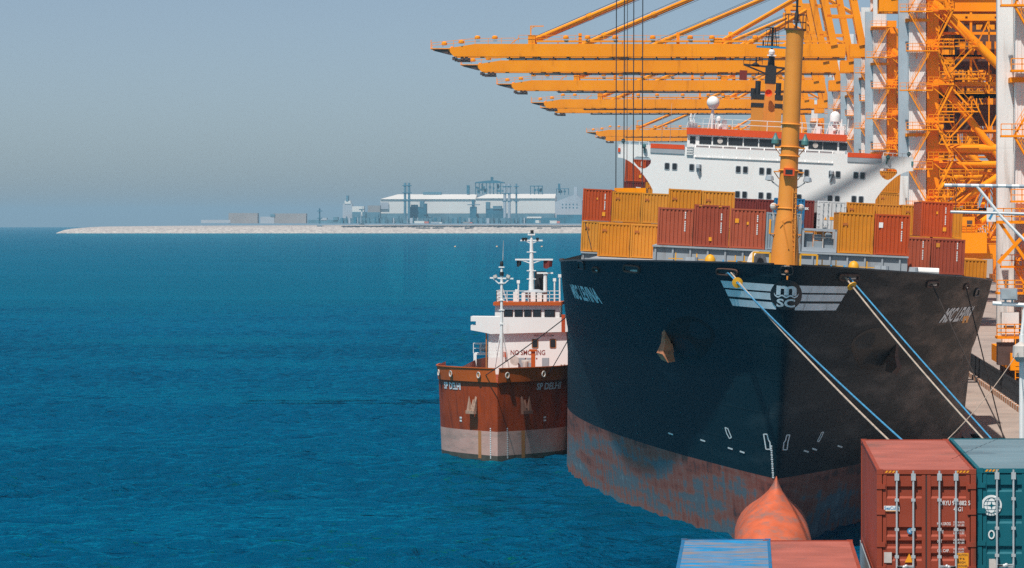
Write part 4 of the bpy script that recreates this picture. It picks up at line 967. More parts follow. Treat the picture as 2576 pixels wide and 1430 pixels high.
# ------------------------------------------------------------------ boxes on the photographer's own ship
GN = 'containers on the stern in the foreground'
I4 = Matrix.Identity(4)
YN = 88.0; ZR = H - 6.17
def near(label, xl, Y, ztop, m, Hh, roof, end=True, L=12.19):
    X = (xl - VX) * Y / F + CW
    return container(label, Vector((X, Y, ztop - Hh)), I4, m, Hh=Hh, L=L, marks=None, roof=roof, group=GN)
red = near('big red brown container with white code lettering and galvanised door bars, in the foreground', 2205.5, YN, ZR, 'c_near_red', 2.896, 'roof_pink')
teal = near('teal green container with white globe emblem at the right edge of the foreground', 2457.5, YN + .15, ZR + .02, 'c_teal', 2.896, 'roof_grey')
blue_ = near('low foreground container with peeling bright blue roof', 1690.5, 97.8 - 12.19, H - 8.745, 'c_blue', 2.59, 'roof_blue')
pink = near('low foreground container with faded pink roof, beside the peeling blue one', 1925.0, 97.6 - 12.19, H - 8.76, 'c_near_red', 2.59, 'roof_pink')
for r in (red, teal):
    for o in list(r.children):
        if o.name.startswith('end_wall'): bpy.data.objects.remove(o)
Hn = 2.896
ribs = [(2.36, .22, .045), (1.36, .22, .045), (1.08, .18, .045), (.80, .18, .045), (.18 + .06, .1, .03)]
doors(red, M['c_near_red'], Hn, [(2.33, .30, .05), (1.36, .24, .05), (1.05, .20, .05), (.74, .20, .05), (.28, .16, .04)])
doors(teal, M['c_teal'], Hn, [(2.40, .18, .05), (1.63, .20, .05), (.88, .20, .05), (.28, .16, .04)])
ZW = .016
b = MB()
put_text(b, 'DRYU', .47, ZW, 2.07, .115, .26, .01); put_text(b, '926882 5', .86, ZW, 2.07, .115, .44, .01); put_text(b, '45G1', .78, ZW, 1.92, .11, .22, .01)
for z_, s1, s2, s3 in ((1.56, 'MAX.GROSS', '32.500 KGS', '71.650 LBS'), (1.36, 'TARE', '3.820 KGS', '8.420 LBS'), (1.13, 'NET', '28.680 KGS', '63.230 LBS'), (.90, 'CU. CAP.', '76.4 CU.M.', '2.700 CU.FT.')):
    put_text(b, s1, .28 + len(s1) * .017, ZW - .012, z_, .075, len(s1) * .037, .008)
    put_text(b, s2, .80, ZW - .012, z_ + .035, .048, .27, .004); put_text(b, s3, .80, ZW - .012, z_ - .035, .048, .27, .004)
b.build('code_lettering', M['white'], red)
b = MB(); b.box(-1.08 + .04, -.66, .004, .016, 1.86, 2.00); pl = b.build('owner_plate', M['white'], red)
b = MB(); put_text(b, 'SeaCube', -.85, .001, 1.945, .085, .36, .02); b.build('plate_lettering', M['blue'], pl)
b = MB(); b.box(-1.03, -.67, .0005, .004, 1.865, 1.885); b.build('plate_stripe', M['c_ochre2'], pl)
b = MB(); b.lathe([(.075, -.002), (.075, .010)], (-.40, 0, 1.38), 16, axis='y'); rd = b.build('round_badge', M['blue'], red)
b = MB(); put_text(b, 'K', -.40, -.006, 1.38, .07, None, .02); b.build('badge_letter', M['white'], rd)
b = MB(); b.prism([(-.53, .61), (-.31, .61), (-.42, .83)], .004, .014); b.build('warning_triangle', M['sticker'], red)
b = MB(); b.box(-1.04, -.85, .004, .014, .60, .86); b.build('data_plate', M['pale'], red)
b = MB(); b.box(.72, 1.04, .002, .014, .47, .84); cpn = b.build('caution_label', M['sticker'], red)
b = MB()
for z_, s in ((.79, 'CAUTION'), (.70, "9'6"), (.61, 'HIGH'), (.52, 'CONTAINER')): put_text(b, s, .88, -.001, z_, .055, min(.27, .035 * len(s) + .02), .006)
b.build('caution_lettering', M['black'], cpn)
def hazard(r, z):
    b = MB()
    for x0 in (-1.02, .72):
        for k in range(4): x = x0 + k * .085; b.add([(x, .006, z), (x + .05, .006, z), (x + .09, .006, z + .055), (x + .04, .006, z + .055)], [(0, 1, 2, 3)])
    b.build('height_stripes', M['sticker'], r)
hazard(red, Hn - .085); hazard(teal, Hn - .085)
# globe emblem on the teal box
b = MB(); gx, gz, gr = -.86, 1.98, .255
b.lathe([(gr, .010), (gr, .022)], (gx, 0, gz), 32, axis='y'); gl = b.build('globe_emblem', M['white'], teal)
b = MB()
def ring(b, rx, rz, w=.008, n=28, y=.004):
    vs = []
    for i in range(n):
        t = 2 * math.pi * i / n; vs += [(gx + (rx - w) * math.cos(t), y, gz + (rz - w) * math.sin(t)), (gx + (rx + w) * math.cos(t), y, gz + (rz + w) * math.sin(t))]
    b.add(vs, [(2 * i, 2 * ((i + 1) % n), 2 * ((i + 1) % n) + 1, 2 * i + 1) for i in range(n)])
ring(b, .19, .19); ring(b, .11, .19, .005); 
for dz in (-.1, 0, .1): b.box(gx - math.sqrt(.19 ** 2 - dz * dz), gx + math.sqrt(.19 ** 2 - dz * dz), .003, .006, gz + dz - .004, gz + dz + .004)
for k in range(4):
    a = k * math.pi / 2; pts = [(gx + .11 * math.cos(a), gz + .11 * math.sin(a)), (gx + .03 * math.cos(a + .785), gz + .03 * math.sin(a + .785)), (gx, gz), (gx + .03 * math.cos(a - .785), gz + .03 * math.sin(a - .785))]
    b.add([(x, .002, z) for x, z in pts], [(0, 1, 2, 3)])
for i, ch in enumerate('EVERGREEN'):
    a = R(200 + i * 17.5); vs, fs = text_geo(ch, None, .045, .02); ca, sa = math.cos(a + math.pi / 2), math.sin(a + math.pi / 2)
    b.add([(gx + .222 * math.cos(a) + u * ca - v * sa, .003, gz + .222 * math.sin(a) + u * sa + v * ca) for u, v in vs], fs)
b.build('emblem_lines', M['c_teal'], gl)
b = MB(); vs = []
for i in range(20):
    t = 2 * math.pi * i / 20; vs += [(-.86 + .05 * math.cos(t), .012, 1.26 + .08 * math.sin(t)), (-.86 + .082 * math.cos(t), .012, 1.26 + .112 * math.sin(t))]
b.add(vs, [(2 * i, 2 * ((i + 1) % 20), 2 * ((i + 1) % 20) + 1, 2 * i + 1) for i in range(20)]); b.build('ring_badge', M['white'], teal)
b = MB(); b.box(-.92, -.70, .004, .014, .36, .66); b.build('data_plate', M['pale'], teal)
# steel hatch deck and stern the foreground boxes stand on
oy = 84.0
own = thing('stern_deck', 'grey stern of the ship the picture is taken from, under the foreground boxes', 'ship', (9, oy, 0))
b = MB(); b.prism([(-13, 8.9), (9, 8.9), (9, -1), (-9, -1), (-13, 3)], -40, 19.5); b.build('hull', M['hull'], own)
zb1 = ZR - 2.896
b = MB(); b.box((2205 - VX) * YN / F - 9, 9, 3.8, 17, 8.905, zb1 - .01); b.build('hatch_cover', M['ship_grey'], own)

# white pole frame and floodlight arm at the right edge
Yp = 108.0
pf = thing('pole_frame', 'white tubular pole frame with a banded boom reaching in from the right edge', 'pole frame', P(2610, 1400, Yp))
o0 = P(2610, 1400, Yp)
def pp(x, y): return P(x, y, Yp) - o0
b = MB(); b.tube(pp(2612, 1400), pp(2612, 440), .07, 8); b.build('upright_post', M['white'], pf)
b = MB(); b.tube(pp(2376, 466), pp(2612, 469), .05, 8); bm_ = b.build('banded_boom', M['white'], pf)
b = MB()
for x in range(2394, 2600, 34): b.tube(pp(x, 466.2 + (x - 2376) * .0127), pp(x + 15, 466.4 + (x - 2376) * .0127), .054, 8)
b.build('dark_band', M['ship_grey'], bm_)
b = MB(); b.tube(pp(2391, 533), pp(2612, 539), .045, 8); b.build('lower_boom', M['galv'], pf)
b = MB(); b.tube(pp(2458, 469), pp(2520, 546), .045, 8); b.tube(pp(2520, 546), pp(2612, 640), .045, 8); b.build('brace', M['white'], pf)
b = MB(); b.tube(pp(2406, 466), pp(2404, 534), .012, 5); b.build('hanging_wire', M['rope'], pf)
fl = thing('floodlight', 'boxy floodlight on a white arm beside the dark bow', 'floodlight', P(2570, 1400, Yp - 2)); o0 = P(2570, 1400, Yp - 2); Yp -= 2
b = MB(); b.tube(pp(2571, 1400), pp(2571, 842), .085, 10); b.build('post', M['white'], fl)
b = MB(); b.tube(pp(2497, 763), pp(2640, 771), .06, 8); b.tube(pp(2571, 842), pp(2580, 771), .06, 8); b.build('arm', M['white'], fl)
b = MB(); q = pp(2538, 740); b.box(q.x - .24, q.x + .24, q.y - .12, q.y + .2, q.z - .17, q.z + .17); b.bar((q.x - .1, q.y, q.z - .3), (q.x - .1, q.y, q.z - .17), .06); b.bar((q.x + .1, q.y, q.z - .3), (q.x + .1, q.y, q.z - .17), .06); b.box(q.x - .2, q.x + .2, q.y - .1, q.y + .1, q.z - .34, q.z - .29); lm = b.build('lamp_housing', M['ship_grey'], fl)
b = MB(); b.box(q.x - .21, q.x + .21, q.y - .135, q.y - .122, q.z - .14, q.z + .14); b.build('lens', mat('lamp_lens', (.35, .38, .40), .15, .2, 4), lm)
b = MB(); q = pp(2570, 880); b.lathe([(.02, q.z + .25), (.22, q.z + .12), (.24, q.z - .2), (.1, q.z - .35)], (q.x - .05, q.y - .2, 0), 10); b.build('round_lamp', M['pale'], fl)

# ------------------------------------------------------------------ tanker
TX, TY = -20.9, 299.0
tank = thing('bunker_tanker', 'small red tanker with white deckhouse moored beside the black ship', 'ship', (TX, TY, 0))
TW = 5.55
def tk_x(y, z):
    t = max(0, min(1.15, z / 7.0)); Ln = 9.5 - 2.2 * t; w = TW * (0.99 + .01 * t); q = max(0, min(1, (y - .9 * (1 - t) * .6) / Ln)); return w * (1 - (1 - q) ** 1.6)
def tk_y(x, z):
    t = max(0, min(1.15, z / 7.0)); Ln = 9.5 - 2.2 * t; w = TW * (0.99 + .01 * t); return .54 * (1 - t) + Ln * (1 - (1 - min(.9999, abs(x) / w)) ** (1 / 1.6))
def tk_pt(x, z, off=.03):
    e = .04; y = tk_y(x, z); n_ = Vector(((tk_y(x + e, z) - tk_y(x - e, z)) / (2 * e), -1, (tk_y(x, z + e) - tk_y(x, z - e)) / (2 * e))).normalized(); return Vector((x, y, z)) + n_ * off
def tk_strip(zs, mats_i):
    b = MB(); NQ2 = 30
    for side in (-1, 1):
        g = []
        for z in zs:
            row = []
            for j in range(NQ2 + 1):
                y = .54 * (1 - max(0, min(1.15, z / 7.0))) + 9.6 * (j / NQ2) ** 1.5; row.append((side * tk_x(y, z), y, z))
            for yy in (20, 50): row.append((side * TW * .99, yy, z))
            row.append((side * TW * .8, 58, z)); g.append(row)
        nc = len(g[0]); o = len(b.v); b.v += [p for r_ in g for p in r_]
        for k in range(len(zs) - 1):
            for j in range(nc - 1): a = o + k * nc + j; b.f.append((a, a + 1, a + 1 + nc, a + nc)); b.mi.append(mats_i)
    return b
tk_strip([.42, .9, 1.7, 2.45], 0).build('boot_top', M['tk_boot'], tank, smooth=True)
tk_strip([-1, -.3, .2, .42], 0).build('waterline_growth', M['tk_slime'], tank, smooth=True)
tk_strip([2.45, 3.3, 4.2, 5.0, 5.8, 6.6], 0).build('hull', M['tk_hull'], tank, smooth=True)
# bulwark: flares out a touch over a shadow step
b = MB()
for side in (-1, 1):
    for (ya, yb_) in [(i * 9.6 / 24, (i + 1) * 9.6 / 24) for i in range(24)] + [(9.6, 16)]:
        q = []
        for y, z in ((ya, 6.6), (yb_, 6.6), (yb_, 7.75), (ya, 7.75)): q.append((side * (tk_x(y, z) + (.05 if z < 7 else .09)), y - .20, z))
        b.add(q, [(0, 1, 2, 3)])
        b.add([(side * tk_x(ya, 6.59), ya, 6.59), (side * tk_x(yb_, 6.59), yb_, 6.59), q[1], q[0]], [(0, 1, 2, 3)])
b.build('bulwark', M['tk_strake'], tank, smooth=True)
b = MB(); b.add([(0, .6, 6.5), (3.4, 3.5, 6.5), (5.4, 9, 6.5), (5.4, 18, 6.5), (-5.4, 18, 6.5), (-5.4, 9, 6.5), (-3.4, 3.5, 6.5)], [(0, 1, 2, 3, 4, 5, 6)]); b.box(-5.4, 5.4, 18.05, 57, 3.9, 4.0); b.build('deck', M['tk_hull'], tank)
b = MB()
for side in (-1, 1):
    for a_, c_ in zip([(0, 0)] + [(i * .5, 0) for i in range(1, 20)], [(i * .5, 0) for i in range(1, 21)]):
        b.bar((side * (tk_x(a_[0], 7.75) + .09), a_[0] - .2, 7.78), (side * (tk_x(c_[0], 7.75) + .09), c_[0] - .2, 7.78), .14, .08)
b.build('bulwark_rim', M['tk_strake'], tank)
def tloc(xv, yv, y): return P(xv, yv, TY + y) - Vector((TX, TY, 0))
for xc in (-4.1, 4.05):
    vs, fs = text_geo('SP DELHI', 1.62 if xc < 0 else 1.95, .6, .03, cuts=1, shear=.25 if xc > 0 else -.15); b = MB(); b.add([tk_pt(xc + a, z_ + 6.12, .03) for a, z_ in vs], fs); b.build('ship_name', M['letter'], tank)
for xv in (1100, 1135, 1211, 1279, 1364):
    q = tloc(xv, 944, 3); z = 7.2; b = MB(); x = max(-5.3, min(5.3, q.x)); p = Vector((x, tk_y(x, z) - .22, z)); nr = (tk_pt(x, z, 1) - tk_pt(x, z, 0))
    u = Vector((0, 0, 1)); rt = nr.cross(u).normalized(); pts = [p + rt * .19 * math.cos(2 * math.pi * i / 12) + u * .24 * math.sin(2 * math.pi * i / 12) + nr * .15 for i in range(12)]
    for a_, c_ in zip(pts, pts[1:] + pts[:1]): b.tube(a_, c_, .05, 5)
    b.build('fairlead', M['pale'], tank); b = MB(); b.add([p + rt * .18 * math.cos(2 * math.pi * i / 12) + u * .22 * math.sin(2 * math.pi * i / 12) + nr * .13 for i in range(12)], [tuple(range(12))]); b.build('fairlead_opening', M['tk_rust'], tank)
b = MB()
for xx in (-.62, .75):
    for k in range(17): z = 2.7 - k * .155; p = [tk_pt(xx + dx, z + dz, .03) for dx, dz in ((-.05, -.045), (.05, -.045), (.05, .045), (-.05, .045))]; b.add(p, [(0, 1, 2, 3)])
for xx, s in ((-3.35, 'B'), (3.7, 'X')):
    vs, fs = text_geo(s, .26, .45, .02, cuts=1); b.add([tk_pt(xx + a, 3.35 + c, .03) for a, c in vs], fs) if False else None
    for dz in (-.16, .1): b.add([tk_pt(xx + a, 3.35 + dz + c, .03) for a, c in ((-.1, -.08), (.1, -.08), (.1, .08), (-.1, .08))], [(0, 1, 2, 3)])
b.build('draught_marks', M['white'], tank)
for xx in (-1.62, 2.0):
    b = MB(); vs = []
    for i in range(9):
        z = 2.44 - i * .29; vs += [tk_pt(xx - .14, z, .012), tk_pt(xx + .14, z, .012)]
    b.add(vs, [(2 * i, 2 * i + 1, 2 * i + 3, 2 * i + 2) for i in range(8)]); b.build('rust_run', M['tk_rust'], tank)
for xx in (-2.1, 2.1):
    p = tk_pt(xx, 4.35, 0); nr = tk_pt(xx, 4.35, 1) - p; u = Vector((0, 0, 1)); rt = nr.cross(u).normalized()
    def W(a, c, d): return p + rt * a + u * c + nr * d
    b = MB(); b.tube(W(0, .0, .28), W(0, .7, .05), .09, 6)
    for k in (-1, 1): b.add([W(k * .5, -.25, .45), W(k * .1, -.3, .5), W(k * .42, 1.05, .2), W(k * .55, .95, .16), W(k * .5, -.2, .12), W(k * .12, -.2, .12)], [(0, 1, 2, 3), (4, 5, 2, 3), (0, 4, 3), (1, 5, 2), (0, 1, 5, 4)])
    b.bar(W(-.55, -.3, .35), W(.55, -.3, .35), .3, .28); b.build('anchor', M['tk_anchor' if xx < 0 else 'rust_dark'], tank)
# foremast of the tanker
fy = 5.0; fx = tloc(1262, 800, fy).x
def tz(yv, y): return tloc(1262, yv, y).z
b = MB(); b.tube((fx, fy, 6.5), (fx, fy, tz(672, fy)), .14, 10, .11); tm = b.build('foremast', M['white'], tank)
b = MB(); b.bar((fx - 1.0, fy, tz(699, fy)), (fx + 1.0, fy, tz(701, fy)), .13)
for k in (-1, 1): b.bar((fx + k * .75, fy, tz(700, fy)), (fx, fy, tz(719, fy)), .09); MB().bar((fx + k * .8, fy + .5, 6.5), (fx + k * .08, fy, tz(836, fy)), .08).build('mast_stay', M['white'], tm)
for k in (-1, 1): MB().bar((fx + k * .5, fy, tz(699, fy)), (fx + k * .6, fy, tz(692, fy)), .3, .3).build('mast_flood', M['pale'], tm)
b.build('mast_crosstree', M['white'], tm)
for yy in (672, 712, 755, 780, 815): MB().box(fx - .24, fx + .24, fy - .16, fy + .02, tz(yy, fy) - .05, tz(yy, fy) + .05).build('mast_step', M['white'], tm)
b = MB(); b.lathe([(.13, tz(670, fy)), (.15, tz(663, fy)), (.1, tz(657, fy))], (fx, fy, 0), 8); b.tube((fx, fy, tz(694, fy)), (fx, fy, tz(684, fy)), .18, 8); b.build('mast_light', M['black'], tm)
b = MB(); b.tube((fx + .1, fy, tz(655, fy)), (fx + .15, fy, tz(605, fy)), .03, 5, .015); b.build('whip_aerial', M['pale'], tm)
# deckhouse
dy = 47.0; 
def tx(xv, y=dy): return tloc(xv, 800, y).x
def tzz(yv, y=dy): return tloc(1340, yv, y).z
b = MB(); b.prism([(tx(1227), 3.95), (tx(1436), 3.95), (tx(1424), tzz(832)), (tx(1229), tzz(832))], dy, dy + 9); dh = b.build('deckhouse', M['ship_white'], tank)
b = MB(); b.prism([(tx(1185), tzz(830)), (tx(1185), tzz(818)), (tx(1185) + .5, tzz(818)), (tx(1185) + .5, tzz(808)), (tx(1185), tzz(808)), (tx(1185), tzz(796)), (tx(1480), tzz(799)), (tx(1480), tzz(830)), (tx(1440), tzz(834)), (tx(1235), tzz(840)), (tx(1218), tzz(836))], dy - 0.45, dy + 2.2); b.build('bridge_wing', M['ship_white'], tank)
b = MB(); b.box(tx(1246), tx(1408), dy - .4, dy + 5, tzz(800) + .003, tzz(768)); b.build('wheelhouse', M['ship_white'], tank)
b = MB(); b.box(tx(1242), tx(1413), dy - .75, dy + 5.2, tzz(768) + .004, tzz(760)); b.build('roof_fascia', M['tk_strake'], tank)
for x0, x1 in ((1268, 1291), (1295, 1316), (1319, 1338), (1341, 1362), (1370, 1397)):
    b = MB(); b.box(tx(x0), tx(x1), dy - .46, dy - .402, tzz(797), tzz(779)); wn = b.build('window', M['rust_dark'], tank); b = MB(); b.box(tx(x0) + .05, tx(x1) - .05, dy - .475, dy - .462, tzz(796), tzz(780)); b.build('pane', M['glass'], wn)
def tl2(xv, yv, Y):
    p = tloc(xv, yv, dy); return Vector((p.x, dy, p.z))
for xv in (1346, 1391): portlight(xv, 864, tank, 0, tl2, w=.5, h=.75, fr=M['tk_rust'])
b = MB(); put_text(b, 'NO SMOKING', tx(1328), dy - .012, tzz(887), .50, 3.35, .02); 
put_text(b, 'HIGH HIGH LEVEL ALARM', tx(1372), dy - .012, tzz(834.5), .20, 2.3, .01); put_text(b, 'HIGH LEVEL ALARM', tx(1368), dy - .012, tzz(844), .18, 1.9, .01)
for k in range(8): b.box(tx(1310 + k * 5.5), tx(1313.2 + k * 5.5), dy - .014, dy - .003, tzz(904), tzz(900))
b.build('wall_lettering', M['red_text'], tank)
b = MB(); b.rail([(tx(1250), dy - .6, tzz(759)), (tx(1410), dy - .6, tzz(759))], 1.05, 1.1, .03, 2); b.rail([(tx(1250), dy - .6, tzz(759)), (tx(1250), dy + 4.5, tzz(759))], 1.05, 1.1, .03, 2); b.build('roof_rail', M['white'], tank)
b = MB()
for x0, x1, yt in ((1290, 1304, 735), (1311, 1320, 737), (1334, 1346, 735), (1350, 1362, 738), (1366, 1374, 742)): b.box(tx(x0), tx(x1), dy + .6, dy + 1.4, tzz(759), tzz(yt))
b.build('roof_locker', M['white'], tank)
my = dy + 2; mxx = tx(1337, my)
b = MB(); b.tube((mxx, my, tzz(759, my)), (mxx, my, tzz(600, my)), .30, 10, .15); b.tube((mxx, my, tzz(600, my)), (mxx, my, tzz(585, my)), .09, 6); mm_ = b.build('radar_mast', M['ship_white'], tank)
b = MB(); b.bar((tx(1296, my), my, tzz(653, my)), (tx(1391, my), my, tzz(653, my)), .16)
for k in (-1, 1): b.bar((mxx + k * 1.15, my, tzz(653, my)), (mxx, my, tzz(663, my)), .09)
b.build('mast_crosstree', M['ship_white'], mm_); b = MB(); b.bar((tx(1309, my), my, tzz(605, my)), (tx(1365, my), my, tzz(605, my)), .14)
for k in (-1, 1): b.bar((mxx + k * .7, my, tzz(605, my)), (mxx, my, tzz(613, my)), .08)
b.build('mast_crosstree', M['ship_white'], mm_); b = MB(); b.box(mxx - .35, mxx + .35, my - .2, my + .2, tzz(592, my), tzz(589, my)); b.tube((mxx - .3, my, tzz(590, my)), (mxx - .35, my, tzz(578, my)), .03, 5); b.tube((mxx + .3, my, tzz(590, my)), (mxx + .33, my, tzz(580, my)), .03, 5)
b.build('mast_top', M['ship_white'], mm_)
for yy in (635, 682, 703): MB().box(mxx - .45, mxx + .45, my - .2, my + .2, tzz(yy, my), tzz(yy, my) + .08).build('mast_step', M['ship_white'], mm_)
b = MB()
for xx in (1316, 1323, 1352): b.tube((tx(xx, my), my, tzz(605, my)), (tx(xx, my), my, tzz(598, my)), .14, 8)
b.tube((mxx + .05, my, tzz(588, my)), (mxx + .05, my, tzz(579, my)), .16, 8); b.build('mast_light', M['black'], mm_)
for x0, yy, w_, c_ in ((1300, 664, .45, 'black'), (1367, 666, .9, 'c_maroon')):
    vs = []; fs = []; xs = tx(x0, my); zz = tzz(654, my)
    for i in range(7):
        q = i / 6; vs += [(xs + w_ * q, my + .12 * math.sin(q * 7), zz - .1 * q), (xs + w_ * q * .92, my + .12 * math.sin(q * 7 + .6), zz - (.75 if w_ > .6 else .6) - .1 * math.sin(q * 5))]
    b = MB(); b.add(vs, [(2 * i, 2 * i + 1, 2 * i + 3, 2 * i + 2) for i in range(6)]); b.build('flag', M[c_], mm_)
b = MB(); b.tube((tx(1371, my), my + .5, tzz(759, my)), (tx(1371, my), my + .5, tzz(688, my)), .2, 8); b.bar((tx(1350, my), my + .3, tzz(687, my)), (tx(1391, my), my + .3, tzz(687, my)), .15); b.build('radar_scanner', M['white'], tank)
b = MB(); b.tube((tx(1354, my), my + 3, tzz(759, my)), (tx(1354, my), my + 3, tzz(684, my)), .55, 14); b.build('funnel', M['black'], tank)
b = MB(); b.lathe([(.3, tzz(759, my)), (.9, tzz(745, my)), (1.2, tzz(735, my)), (.4, tzz(728, my))], (mxx + .3, my + .2, 0), 14); b.build('mast_foot', M['ship_grey'], tank)
b = MB()
for xx, yt in ((1408, 690), (1304, 705), (1300, 728), (1395, 700)): b.tube((tx(xx, my), my, tzz(759, my)), (tx(xx, my), my, tzz(yt, my)), .08, 6); b.box(tx(xx, my) - .15, tx(xx, my) + .15, my - .1, my + .1, tzz(yt + 8, my), tzz(yt, my))
b.tube((tx(1258), dy, tzz(710)), (tx(1276), dy + .3, tzz(760)), .06); b.build('roof_aerial', M['white'], tank)
# side platform, pipes and stores on deck
b = MB(); x0 = tx(1189); b.box(x0, tx(1226), dy + 1, dy + 3.5, tzz(894), tzz(890)); b.box(x0, x0 + .3, dy + 1, dy + 1.3, 3.95, tzz(894)); b.rail([(x0, dy + 1, tzz(890)), (tx(1226), dy + 1, tzz(890))], 1.0, .7, .03); b.bar((x0 + .15, dy + 1, tzz(866)), (tx(1210), dy + 1, tzz(866)), .1); b.build('side_platform', M['ship_white'], tank)
b = MB(); b.tube((tx(1203), dy + 1.6, tzz(877)), (tx(1224), dy + 1.6, tzz(877)), .34, 12); b.build('life_raft', M['ship_grey'], tank)
b = MB(); b.box(tx(1391), tx(1400), 12, 12.4, 6.5, tzz(884, 12)); b.box(tx(1387), tx(1404), 11.9, 12.5, tzz(884, 12), tzz(879, 12)); b.build('hose_post', M['tk_strake'], tank)
b = MB(); b.box(tx(1226) - .16, tx(1226) - .02, dy - .1, dy + .1, 3.95, tzz(836)); b.tube((tx(1300), dy - 2, 6.2), (tx(1300), dy - 2, tzz(905)), .12, 8); b.tube((tx(1300), dy - 2, tzz(912)), (tx(1340), dy - 2, tzz(914)), .1, 8); b.tube((tx(1340), dy - 2, tzz(914)), (tx(1340), dy - 2, 5.5), .1, 8); b.build('deck_pipe', M['tk_rust'], tank)
b = MB(); b.box(tx(1263), tx(1275), dy - .25, dy - .003, tzz(898), tzz(885)); b.build('hydrant_box', M['c_red'], tank)
b = MB(); b.box(tx(1228) + .1, tx(1272), dy - 1.2, dy - .6, 4, tzz(898)); b.rail([(tx(1232), dy - 1.2, tzz(898)), (tx(1270), dy - 1.2, tzz(898))], 1.0, .9, .025, 2); b.build('deck_locker', M['ship_white'], tank)
b = MB(); b.lathe([(.28, 13.5), (.40, 13.5), (.40, 13.7), (.28, 13.7)], (tx(1295, 14), 0, 7.9), 14, axis='y'); b.tube((tx(1322, 12), 12, 6.5), (tx(1322, 12), 12, 7.9), .25, 8); b.box(tx(1312, 12), tx(1336, 12), 12, 12.6, 7.75, 8.0); b.build('windlass', M['pale'], tank)
for xv in (1312, 1372, 1334):
    q = tloc(xv, 922, 14); b = MB(); b.box(q.x - .3, q.x + .3, 14, 14.5, 6.5, 8.1); b.build('deck_store', M['ship_grey'], tank)
b = MB()
for k, xv in enumerate((1412, 1420, 1429)): q = tloc(xv, 950, 8); b.tube((q.x, 7.9, 7.8), (q.x + .25, 8.4, 6.3), .08, 6)
b.build('fender_rope', M['rope_pale'], tank)
b = MB(); b.tube((TW + .35, 9, 5.2), (TW + .35, 11, 5.2), .42, 12); b.build('fender', M['black'], tank)
b = MB(); q = tloc(1415, 815, dy - 2); b.box(q.x - .1, q.x + .25, dy - 2, dy - 1.7, q.z - .8, q.z + .9); b.build('life_buoy_rack', M['c_red'], tank)

